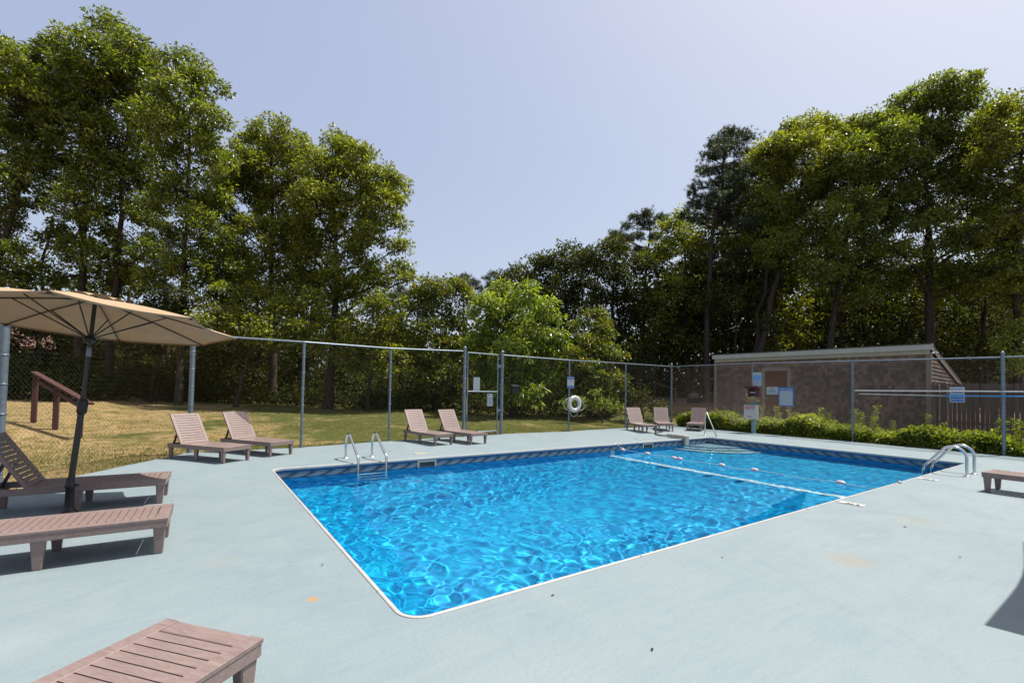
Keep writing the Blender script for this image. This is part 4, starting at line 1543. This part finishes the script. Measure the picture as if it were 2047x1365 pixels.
tree('oak_tree', 'low sunlit oak under the broad crown, behind the far-left rail', ground_at(470, 21),
     px_lobes([(450, 605, 40), (515, 600, 42), (575, 625, 38), (485, 655, 42), (545, 665, 38), (415, 650, 36), (620, 610, 34), (600, 665, 30)], 21, 7), .11, 17, leaf='leaf2', dens=3.0, n_per=40)
tree('young_tree', 'young leafy tree right of the post nearest the left ladder', ground_at(735, 22),
     px_lobes([(735, 630, 38), (775, 615, 34), (700, 655, 36), (790, 665, 36), (745, 690, 36), (700, 720, 30), (780, 720, 34), (665, 680, 30)], 22, 8), .09, 18, leaf='leaf2', dens=3.0, n_per=40)
tree('young_tree', 'shrubby young oak behind the umbrella edge', ground_at(300, 21.5),
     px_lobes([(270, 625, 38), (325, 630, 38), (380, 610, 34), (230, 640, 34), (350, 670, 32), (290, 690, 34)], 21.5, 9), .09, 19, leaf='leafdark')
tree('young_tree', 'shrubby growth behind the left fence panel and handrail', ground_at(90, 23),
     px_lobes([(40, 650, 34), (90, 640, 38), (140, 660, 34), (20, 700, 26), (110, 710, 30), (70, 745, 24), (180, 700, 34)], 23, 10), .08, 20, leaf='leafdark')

# --- middle
tree('oak_tree', 'bushy oak with reddish tips left of the bright green tree', ground_at(870, 24),
     px_lobes([(868, 578, 28), (905, 585, 32), (840, 605, 32), (930, 610, 28), (880, 630, 36), (835, 655, 34), (905, 670, 38), (815, 695, 30), (865, 700, 36), (925, 715, 34), (840, 740, 32), (895, 760, 34)], 24, 21), .12, 31, leaf='redleaf', dens=4.8, n_per=40)
tree('sumac_tree', 'bright lime-green drooping tree behind the gate', ground_at(1020, 22),
     px_lobes([(1005, 592, 30), (1045, 590, 28), (970, 612, 28), (1080, 615, 26), (1020, 630, 38), (1100, 640, 20), (985, 660, 34), (1060, 670, 36), (1110, 675, 16), (955, 685, 26), (1020, 705, 38), (1085, 715, 28), (985, 735, 28), (1045, 755, 32), (1095, 760, 24), (1060, 795, 24), (1010, 790, 22)], 22, 22), .10, 32, leaf='lime', dens=3.4, n_per=36, ll=.27, lw=.10, cr=.38, droop=.8, first=.15)
tree('young_tree', 'loose green tree right of the bright lime-green one', ground_at(1180, 23),
     px_lobes([(1188, 640, 24), (1160, 662, 24), (1210, 665, 22), (1180, 695, 32), (1220, 710, 26), (1145, 715, 26), (1190, 745, 32), (1235, 755, 22), (1150, 765, 26), (1205, 790, 28)], 23, 23), .09, 33, leaf='redleaf', dens=4.8, n_per=40)
tree('shrub', 'pale low shrub at the lawn edge beside the life ring', ground_at(1205, 20.5),
     px_lobes([(1190, 812, 13), (1215, 808, 14), (1160, 806, 13), (1235, 815, 10), (1130, 803, 12), (1195, 790, 12)], 20.5, 24, spread=.2), .03, 34, leaf='lime', dens=6, n_per=24, ll=.12, lw=.06, cr=.22, cat='shrub', group=None)
tree('shrub', 'dark mounded shrub behind the lawn right of the fence gate', ground_at(1290, 22),
     px_lobes([(1280, 800, 20), (1310, 810, 18), (1255, 790, 22), (1330, 820, 14), (1265, 825, 14)], 21.5, 25, spread=.2), .04, 35, leaf='leafdark', dens=5, n_per=26, ll=.13, lw=.07, cr=.25, cat='shrub', group=None)

# --- farther trees, centre
tree('oak_tree', 'distant round-topped oak at the left end of the far treeline', ground_at(1050, 36),
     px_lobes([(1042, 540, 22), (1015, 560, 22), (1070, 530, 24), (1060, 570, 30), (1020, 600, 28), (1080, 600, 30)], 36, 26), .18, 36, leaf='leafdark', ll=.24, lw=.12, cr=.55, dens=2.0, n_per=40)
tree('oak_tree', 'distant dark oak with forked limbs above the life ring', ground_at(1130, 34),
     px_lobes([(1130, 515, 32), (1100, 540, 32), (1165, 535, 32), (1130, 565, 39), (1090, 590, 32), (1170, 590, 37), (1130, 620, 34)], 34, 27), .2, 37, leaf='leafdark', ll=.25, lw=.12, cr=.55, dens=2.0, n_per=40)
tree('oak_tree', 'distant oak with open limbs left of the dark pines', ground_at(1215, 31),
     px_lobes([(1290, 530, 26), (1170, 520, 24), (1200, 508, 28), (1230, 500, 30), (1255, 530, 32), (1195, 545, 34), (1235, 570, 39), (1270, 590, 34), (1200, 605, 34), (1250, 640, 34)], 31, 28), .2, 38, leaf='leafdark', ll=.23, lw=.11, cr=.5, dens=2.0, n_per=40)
tree('oak_tree', 'yellow-green oak between the two dark pines', ground_at(1375, 31),
     px_lobes([(1420, 560, 30), (1420, 640, 32), (1368, 440, 25), (1345, 465, 28), (1390, 465, 30), (1410, 500, 34), (1360, 505, 39), (1320, 520, 34), (1385, 555, 41), (1330, 575, 41), (1300, 620, 39), (1370, 620, 41), (1330, 680, 41), (1390, 700, 34)], 31, 29), .2, 39, leaf='leaf2', ll=.22, lw=.11, cr=.5, dens=2.2, n_per=40)

# --- right side
RB = 26
tree('oak_tree', 'yellow-green oak right of the big pine', ground_at(1500, 26),
     px_lobes([(1670, 268, 34), (1530, 305, 30), (1625, 262, 34), (1590, 275, 37), (1655, 270, 30), (1560, 305, 37), (1610, 320, 53), (1660, 325, 41), (1545, 350, 34), (1590, 375, 48), (1640, 385, 44), (1540, 410, 39), (1585, 440, 44), (1520, 460, 34), (1560, 500, 41), (1625, 470, 41)], 26, 40), .2, 50, leaf='leaf2')
tree('oak_tree', 'yellowish oak directly behind the tall dark pine', ground_at(1480, 30),
     px_lobes([(1560, 340, 30), (1560, 430, 34), (1580, 540, 34), (1500, 345, 28), (1525, 322, 25), (1475, 392, 32), (1512, 400, 37), (1452, 440, 32), (1485, 460, 39), (1440, 505, 41), (1492, 520, 41), (1530, 470, 37), (1450, 570, 39)], 30, 46), .15, 56, leaf='leaf2')
tree('oak_tree', 'oak standing left of the highest tree on the right', ground_at(1640, 25),
     px_lobes([(1765, 250, 34), (1755, 320, 38), (1760, 420, 38), (1770, 560, 36), (1722, 258, 33), (1695, 285, 33), (1745, 280, 31), (1715, 320, 50), (1685, 370, 45), (1735, 375, 42), (1700, 425, 47), (1660, 450, 42), (1740, 450, 45), (1695, 500, 47), (1650, 530, 45), (1735, 530, 42), (1690, 580, 45)], 25, 41), .19, 51)
tree('oak_tree', 'highest oak on the right, domed over the shed', ground_at(1852, 24.5),
     px_lobes([(1990, 235, 28), (1965, 280, 36), (1960, 460, 40), (1840, 560, 44), (1930, 560, 40), (1880, 180, 31), (1925, 182, 31), (1840, 195, 34), (1960, 195, 27), (1800, 228, 36), (1860, 235, 52), (1920, 245, 49), (1978, 232, 18), (1785, 275, 38), (1830, 300, 54), (1900, 315, 56), (1790, 345, 47), (1950, 330, 40), (1860, 385, 56), (1800, 420, 47), (1920, 410, 49), (1850, 470, 52), (1785, 500, 40), (1910, 500, 47)], 24.5, 42), .27, 52)
tree('oak_tree', 'bright-topped oak at the right edge of the picture', ground_at(2035, 22.5),
     px_lobes([(1985, 235, 30), (2045, 215, 37), (2010, 250, 37), (2070, 260, 55), (1980, 290, 37), (2035, 310, 55), (2000, 350, 48), (2080, 380, 66), (1975, 390, 37), (2030, 420, 55), (1985, 470, 46), (2045, 500, 55), (1995, 550, 48), (2060, 590, 55)], 22.5, 43), .22, 53, leaf='leaf2')
tree('young_tree', 'light green young tree in the gap at the right edge', ground_at(2040, 24),
     px_lobes([(2040, 660, 24), (2015, 690, 22), (2055, 700, 26), (2030, 730, 22)], 22, 44), .06, 54, leaf='lime', n_per=26)
# understory behind the shed and along the far right
for i, (px, dep, lst, lf) in enumerate((
        (1470, 28, [(1470, 560, 34), (1440, 600, 36), (1500, 600, 36), (1460, 650, 36), (1500, 680, 30)], 'leafdark'),
        (1545, 29, [(1550, 560, 36), (1580, 600, 38), (1530, 620, 36), (1570, 660, 36), (1600, 690, 30), (1540, 690, 26)], 'leaf2'),
        (1640, 29, [(1640, 600, 38), (1670, 640, 36), (1620, 660, 36), (1660, 690, 28)], 'leafdark'),
        (1750, 28, [(1750, 570, 40), (1720, 620, 38), (1780, 620, 40), (1740, 665, 36), (1790, 680, 30)], 'leafdark'),
        (1860, 28, [(1850, 560, 42), (1890, 590, 40), (1830, 630, 40), (1880, 650, 40), (1910, 690, 34), (1940, 640, 36)], 'leafdark'),
        (1970, 26, [(1960, 590, 40), (1990, 640, 40), (1950, 690, 36), (1990, 710, 34), (2040, 620, 36), (1930, 740, 28), (2030, 760, 24)], 'leafdark'))):
    tree('understory_tree', ('shaded understory tree behind the left end of the shed roof', 'sunflecked understory tree above the shed door', 'shaded understory tree over the middle of the shed roof',
                             'dark understory tree behind the shed right of its middle', 'dark understory tree behind the right corner of the shed', 'dark understory tree above the picket fence')[i],
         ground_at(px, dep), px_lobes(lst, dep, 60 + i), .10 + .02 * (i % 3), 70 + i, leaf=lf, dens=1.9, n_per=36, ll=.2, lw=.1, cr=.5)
for i, (px, dep, lst) in enumerate((
        (430, 27, [(430, 690, 36), (380, 720, 34), (460, 740, 34), (410, 770, 30), (350, 760, 30), (470, 690, 30)]),
        (560, 27, [(540, 715, 36), (590, 730, 36), (560, 770, 30), (620, 700, 34), (610, 780, 26), (510, 760, 30)]),
        (690, 27, [(680, 745, 34), (720, 770, 30), (650, 780, 26), (760, 770, 28), (700, 700, 34)]),
        (220, 26, [(200, 700, 34), (240, 730, 34), (180, 750, 32), (280, 750, 32), (230, 780, 26), (320, 770, 28)]))):
    tree('understory_shrub', ('dark shrub mass behind the lounger pair in the left corner', 'dark shrub mass behind the left ladder', 'dark shrub mass left of the loungers by the gate', 'dark shrub mass behind the red-brown handrail')[i],
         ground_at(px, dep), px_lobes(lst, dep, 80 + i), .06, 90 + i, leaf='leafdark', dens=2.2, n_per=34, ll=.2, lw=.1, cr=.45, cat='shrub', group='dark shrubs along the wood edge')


def pine(name, label, base, trunk_px, depth, tufts, trunk_r, seed, n_needle=16, ll=.20):
    """Crooked trunk, level boughs and brushes of needles. trunk_px: [(px,py)], tufts: masses (px,py,r)."""
    r_ = random.Random(seed)
    rg = np.random.default_rng(seed)
    t = tag(empty(name, base), label, 'tree', TREES)
    tr = [Vector((0, 0, -.2))] + [at(x, y, depth) - base for x, y in trunk_px]
    rr = [trunk_r * (1.25 if i == 0 else 1) * (1 - .82 * i / (len(tr) - 1)) for i in range(len(tr))]
    MB().tube(tr, rr, 9).build('trunk', M['pinebark'], t)
    mb = MB()
    C = []
    for (x, y, rp) in tufts:
        c = at(x, y, depth + r_.uniform(-1.6, 1.6)) - base
        R = rp * depth / F_PX
        # bough leaves the trunk a little lower than the mass
        zt_ = c.z - r_.uniform(.1, .7) - .25 * math.hypot(c.x - tr[-1].x, c.y - tr[-1].y) * .6
        k = min(range(1, len(tr) - 1), key=lambda i: abs(tr[i].z - zt_))
        s_ = max(0, min(1, (zt_ - tr[k].z) / max(.1, tr[k + 1].z - tr[k].z)))
        a = tr[k].lerp(tr[k + 1], s_)
        pts, rs_ = bough(a, c, .05, .02, r_, .03, 6)
        mb.tube(pts, rs_, 5, cap=False)
        n = max(10, int(26 * R * R * 2.7))
        for j in range(n):
            d = unit(rg.normal(size=3) + np.array([0, 0, .35]))
            p = Vector((c.x + d[0] * R * rg.uniform(.45, 1.0), c.y + d[1] * R * rg.uniform(.45, 1.0), c.z + d[2] * R * .6 * rg.uniform(.45, 1)))
            if j % 3 == 0:
                p2, r2 = bough(pts[r_.randint(3, 6)], p, .014, .006, r_, .05, 3)
                mb.tube(p2, r2, 3, cap=False)
            C.append(p)
    tag(mb.build('boughs', M['pinebark'], t), kind='stuff')
    C = np.array([tuple(c) for c in C])
    # each tuft: short brushes of thin needles along an upturned tip
    k = 5
    T = np.repeat(C, k, axis=0) + rg.normal(size=(len(C) * k, 3)) * np.array([.16, .16, .08])
    n = len(T) * n_needle
    P = np.repeat(T, n_needle, axis=0) + rg.normal(size=(n, 3)) * .03
    ax = unit(rg.normal(size=(n, 3)) + np.array([0, 0, .5]))
    side = unit(np.cross(ax, rg.normal(size=(n, 3))))
    L = ll * rg.uniform(.6, 1.2, (n, 1))
    wd = .013
    V = np.stack([P - side * wd, P + side * wd, P + ax * L], 1).reshape(-1, 3)
    link('crown', fast_mesh('crown', V, np.arange(n * 3).reshape(n, 3), M['needle']), t)
    return t


pine('pine_tree', 'tall dark pine standing above the left end of the shed', ground_at(1413, 28), [(1413, 780), (1412, 690), (1414, 620), (1420, 540), (1424, 470), (1434, 420), (1443, 380), (1445, 330), (1450, 285)], 28,
     [(1455, 270, 20), (1430, 285, 18), (1478, 275, 20), (1500, 275, 14), (1440, 305, 22), (1470, 300, 22), (1415, 315, 16), (1405, 340, 16), (1392, 375, 15), (1420, 370, 14), (1385, 390, 12), (1500, 340, 20), (1480, 370, 22), (1460, 400, 22), (1410, 405, 22), (1385, 410, 15), (1430, 425, 22), (1436, 342, 18), (1465, 338, 20), (1450, 366, 22), (1428, 392, 18), (1492, 310, 15), (1400, 440, 20), (1372, 432, 13), (1445, 288, 18), (1482, 345, 18), (1412, 345, 12),
      (1450, 440, 22), (1500, 400, 22), (1530, 420, 26), (1560, 440, 26), (1580, 400, 18), (1500, 450, 28), (1540, 470, 28), (1470, 490, 28), (1570, 480, 24), (1500, 500, 24), (1600, 430, 18)], .20, 101)
pine('pine_tree', 'flat-topped pine left of the tall dark pine', ground_at(1290, 35), [(1285, 760), (1287, 650), (1290, 560), (1296, 500), (1300, 460), (1298, 435)], 35,
     [(1295, 428, 15), (1270, 440, 14), (1320, 436, 14), (1255, 450, 12), (1330, 450, 12), (1290, 450, 16), (1230, 470, 14), (1250, 478, 16), (1275, 475, 16), (1215, 485, 9), (1310, 475, 14), (1240, 500, 18), (1280, 505, 18), (1320, 510, 16)], .17, 102, n_needle=14, ll=.26)
pine('pine_tree', 'small distant pine behind the reddish bushy oak', ground_at(930, 42), [(925, 760), (926, 640), (928, 580), (929, 560)], 42,
     [(928, 556, 12), (912, 565, 12), (945, 566, 12), (930, 580, 16), (900, 578, 10), (958, 578, 10)], .15, 103, n_needle=12, ll=.3)
pine('pine_tree', 'small distant pine at the edge of the spreading oak', ground_at(800, 40), [(800, 760), (800, 660), (800, 600), (800, 580)], 40,
     [(800, 580, 12), (785, 590, 12), (815, 590, 12), (775, 610, 14), (800, 610, 16), (820, 615, 12), (790, 635, 16)], .15, 104, n_needle=12, ll=.3)
pine('pine_tree', 'distant pine peeking at the left of the far treeline', ground_at(990, 42), [(988, 760), (988, 640), (987, 570), (987, 552)], 42,
     [(985, 549, 8), (975, 558, 9), (998, 556, 9), (1005, 566, 12), (985, 572, 14)], .15, 105, n_needle=12, ll=.3)
pine('pine_tree', 'pine seen through the gap behind the slender oak', ground_at(330, 30), [(335, 760), (332, 640), (330, 560), (326, 500), (322, 460)], 30,
     [(322, 455, 22), (300, 480, 20), (340, 490, 20), (310, 520, 24), (350, 540, 22), (290, 550, 20), (330, 580, 26), (480, 570, 20), (500, 590, 24)], .15, 106, n_needle=12, ll=.24)
pine('pine_tree', 'dark leaning pine boughs behind the tall pine', ground_at(1497, 30), [(1497, 770), (1497, 680), (1495, 620), (1500, 560), (1520, 500), (1545, 460), (1570, 420)], 30,
     [(1520, 430, 20), (1550, 420, 20), (1580, 440, 22), (1535, 470, 24), (1570, 500, 26), (1500, 520, 26), (1545, 540, 28), (1600, 470, 20), (1460, 560, 26), (1590, 540, 24), (1500, 570, 26)], .17, 107)

# bare trunks of trees whose crowns merge above the shed
SLIM = ['slim trunk behind the shed roof straight above the door', 'slim trunk just right of the shed door, behind the roof', 'slim trunk behind the middle of the shed roof',
        'slim trunk behind the shed, right of its middle', 'slim trunk in the shade above the picket fence', 'thinnest trunk behind the left half of the shed roof',
        'slim trunk behind the lounger pair in the left corner', 'slim trunk just right of the left corner post', 'slim trunk behind the fence post nearest the left ladder',
        'slim trunk at the far left behind the handrail', 'slim trunk above the umbrella top', 'slim trunk left of the far fence corner', 'slim trunk right of the life ring post']
for i, (px, dep, r_) in enumerate(((1545, 27, .15), (1565, 28.5, .13), (1700, 27.5, .12), (1765, 29, .12), (1950, 26.5, .13), (1660, 30, .1), (505, 27, .12), (450, 28, .10), (600, 28, .12), (90, 25, .13), (260, 26, .12), (1235, 30, .13), (1160, 32, .13))):
    b = ground_at(px, dep)
    q_ = random.Random(200 + i)
    top = Vector((q_.uniform(-.8, .8), q_.uniform(-.8, .8), q_.uniform(7.5, 9.5)))
    t = tag(empty('slim_tree', b), SLIM[i], 'tree', 'slim trunks inside the wood')
    pts, rs_ = bough((0, 0, -.2), top, r_, r_ * .35, q_, 0, 8)
    MB().tube(pts, rs_, 8).build('trunk', M['bark'], t)
    rg = np.random.default_rng(300 + i)
    mb = MB()
    C = []
    for j in range(9):
        a = pts[q_.randint(4, 8)]
        e = a + Vector((q_.uniform(-1.6, 1.6), q_.uniform(-1.6, 1.6), q_.uniform(.2, 1.6)))
        p2, r2 = bough(a, e, r_ * .3, .01, q_, 0, 4)
        mb.tube(p2, r2, 5, cap=False)
        C += [tuple(e), tuple(p2[3])]
    tag(mb.build('limbs', M['bark'], t), kind='stuff')
    V, Q = leaf_cloud(np.array(C), .75, 60, .2, .1, rg)
    link('crown', fast_mesh('crown', V, Q, M['leafdark']), t)

# the wood behind: one mass of leaves, thick below and ragged on top
rg = np.random.default_rng(77)
C = []
for px in np.arange(-260, 2360, 9.0):
    for k in range(22 if px < 1290 else 34):
        dep = rg.uniform(30, 47)
        p = at(float(px + rg.uniform(-8, 8)), 800, dep)
        g_ = tz(p.x, p.y)
        edge = 6.2 + 1.0 * math.sin(px * .013) + .8 * math.sin(px * .041 + 1)
        if 830 < px < 1250: edge -= 1.2
        if px > 1290: edge += 4.2
        C.append((p.x, p.y, g_ - .1 + rg.uniform(.0, 1) ** (.8 if k % 2 else 1.9) * edge))
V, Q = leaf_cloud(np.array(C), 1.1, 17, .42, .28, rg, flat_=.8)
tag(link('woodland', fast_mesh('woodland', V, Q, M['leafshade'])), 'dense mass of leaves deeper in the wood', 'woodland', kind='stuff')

# undergrowth at the foot of the wood
C = []
for px in np.arange(-120, 350, 5.0):
    for k in range(9):
        dep = rg.uniform(18.2, 23.5) + max(0, px - 150) * .02
        p = at(float(px + rg.uniform(-5, 5)), 800, dep)
        C.append((p.x, p.y, tz(p.x, p.y) + rg.uniform(.05, 1.0) * (1.3 + .5 * math.sin(px * .05)) * min(1, (dep - 17.6) * .6)))
for px in np.arange(-60, 1300, 6.0):
    for k in range(11):
        dep = rg.uniform(22.9, 29.0) + (1.5 if px < 240 else 0)
        p = at(float(px + rg.uniform(-5, 5)), 800, dep)
        if p.x < -3 and dep < 24: continue
        C.append((p.x, p.y, tz(p.x, p.y) + rg.uniform(.05, 1.0) * (1.1 + .4 * math.sin(px * .03)) * (dep - 22.4) * .50))
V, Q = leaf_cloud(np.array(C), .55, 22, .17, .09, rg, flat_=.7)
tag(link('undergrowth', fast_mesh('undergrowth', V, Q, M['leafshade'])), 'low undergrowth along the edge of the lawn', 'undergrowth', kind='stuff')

# hedge along the right-hand fence
rg = np.random.default_rng(21)
C = []
for i in range(1750):
    y = rg.uniform(-3.4, 9.9)
    xf = float(np.interp(y, [-3.4, -.13, 3.2, 6.42, 10.12], [15.3, 15.62, 15.95, 16.07, 16.25]))
    hh = .36 + .10 * math.sin(y * 1.7) + .08 * math.sin(y * 4.1 + 1) + (.10 if y > 4 else 0) - .06 * (y < 1)
    q_ = rg.random()
    if q_ < .45: dx, z = rg.uniform(.0, 1.0), hh + rg.uniform(-.06, .06)
    else: dx, z = rg.uniform(-.08, .22), rg.uniform(.05, hh)
    C.append((xf + .12 + dx, y, z))
V, Q = leaf_cloud(np.array(C), .13, 22, .095, .055, rg, droop=.0, flat_=.7, up=1.0)
t = tag(empty('hedge', (16.3, 3.2, 0)), 'low bright yellow-green hedge along the foot of the right fence', 'hedge')
link('foliage', fast_mesh('foliage', V - np.array([16.3, 3.2, 0]), Q, M['hedge']), t)
mb = MB()
q_ = random.Random(9)
for i in range(160):
    y = q_.uniform(-3.3, 9.8)
    xf = float(np.interp(y, [-3.4, -.13, 3.2, 6.42, 10.12], [15.3, 15.62, 15.95, 16.07, 16.25])) + q_.uniform(.1, 1.0)
    mb.tube([Vector((xf - 16.3, y - 3.2, -.05)), Vector((xf - 16.3 + q_.uniform(-.1, .1), y - 3.2 + q_.uniform(-.1, .1), .45))], [.008, .004], 3, cap=False)
tag(mb.build('stems', M['bark'], t), kind='stuff')

# tall weeds standing up out of the hedge
def weed(seed, h):
    q_ = random.Random(seed)
    rg = np.random.default_rng(seed)
    t = empty('tall_weed')
    pts, rs_ = bough((0, 0, 0), (q_.uniform(-.12, .12), q_.uniform(-.12, .12), h), .006, .002, q_, 0, 6)
    MB().tube(pts, rs_, 4).build('stem', M['grass'], t)
    C = [tuple(pts[2 + i // 6].lerp(pts[3 + i // 6], (i % 6) / 6)) for i in range(22)]
    V, Q = leaf_cloud(np.array(C), .06, 4, .085, .035, rg, droop=-.2, flat_=.6)
    link('leaves', fast_mesh('leaves', V, Q, M['hedge']), t)
    return t


protos = [weed(400 + i, h) for i, h in enumerate((.95, 1.15, .8))]
q_ = random.Random(31)
used = set()
for i in range(36):
    y = q_.uniform(-2.2, 8.2)
    xf = float(np.interp(y, [-3.4, -.13, 3.2, 6.42, 10.12], [15.3, 15.62, 15.95, 16.07, 16.25])) + q_.uniform(.35, 1.15)
    k = i % 3
    o = protos[k] if k not in used else copy_tree(protos[k])
    used.add(k)
    o.location = (xf, y, .02)
    o.rotation_euler = (0, 0, q_.uniform(0, 6.28))
    o.scale = [q_.uniform(.72, 1.15)] * 3
    place = 'below the two pool poles' if y < 3.0 else 'beside the middle fence post' if y < 4.2 else 'in front of the shed door' if y < 5.9 else 'left of the teal post'
    tag(o, 'spindly leafy weed standing up out of the hedge ' + place, 'weed', 'weeds growing out of the hedge ' + place)

# grass blades: longer along the slab and fence, shorter over the lawn
rg = np.random.default_rng(55)
def grass_patch(n, xr, yr, cond, h0, h1, w_, name, lab):
    x = rg.uniform(xr[0], xr[1], n)
    y = rg.uniform(yr[0], yr[1], n)
    k = cond(x, y)
    x, y = x[k], y[k]
    z = terrain(x, y)
    m = len(x)
    h = rg.uniform(h0, h1, (m, 1))
    P = np.stack([x, y, z], -1)
    th = rg.uniform(0, 2 * np.pi, m)
    sd_ = np.stack([np.cos(th), np.sin(th), np.zeros(m)], -1) * w_
    ln = np.stack([rg.normal(size=m) * .35, rg.normal(size=m) * .35, np.ones(m)], -1) * h
    V = np.stack([P - sd_, P + sd_, P + ln], 1).reshape(-1, 3)
    o = link(name, fast_mesh(name, V, np.arange(m * 3).reshape(m, 3), M['grass']))
    tag(o, lab, 'grass', kind='stuff')


ex = [-6.5, -3.1, -2.5, -1.52, -1.2, .95, 3.2, 5.6, 7.1, 9.9, 12.9, 16.5]
ey = [0, 5.9, 6.97, 8.62, 9.1, 9.05, 9.48, 9.75, 9.9, 9.8, 10.0, 10.2]
def outside(x, y): return y > np.interp(x, ex, ey) + .01
def patchy(x, y): return (np.sin(x * 1.3 + 2) * np.cos(y * 1.1) + np.sin(x * .5 + y * .9) + rg.normal(size=len(x)) * .7) > -.35
grass_patch(26000, (-6.4, 16.3), (.2, 10.9), lambda x, y: outside(x, y) & (y < np.interp(x, ex, ey) + .30), .03, .10, .005, 'edge_grass', 'longer grass fringing the edge of the deck')
grass_patch(170000, (-9, 15), (5.5, 20), lambda x, y: outside(x, y) & patchy(x, y) & (y < 9 + 11 * (rg.random(len(x)) ** 1.5)), .025, .065, .006, 'lawn_grass', 'short patchy lawn between fence and trees')
# scattered leaves on the deck
C = []
rs2 = np.random.default_rng(66)
C = np.stack([rs2.uniform(-3, 9, 46), rs2.uniform(-2.2, 9, 46), np.full(46, .006)], -1)
C = C[~((C[:, 0] > -.1) & (C[:, 0] < 13) & (C[:, 1] > -.1) & (C[:, 1] < 6.3))]
V, Q = leaf_cloud(C, .02, 1, .035, .016, rs2, droop=0, flat_=.05, up=3)
V[:, 2] = np.clip(V[:, 2], .003, .012)
tag(link('leaf_litter', fast_mesh('leaf_litter', V, Q, M['bark'])), 'tiny dry leaf bits scattered over the deck', 'litter', kind='stuff')
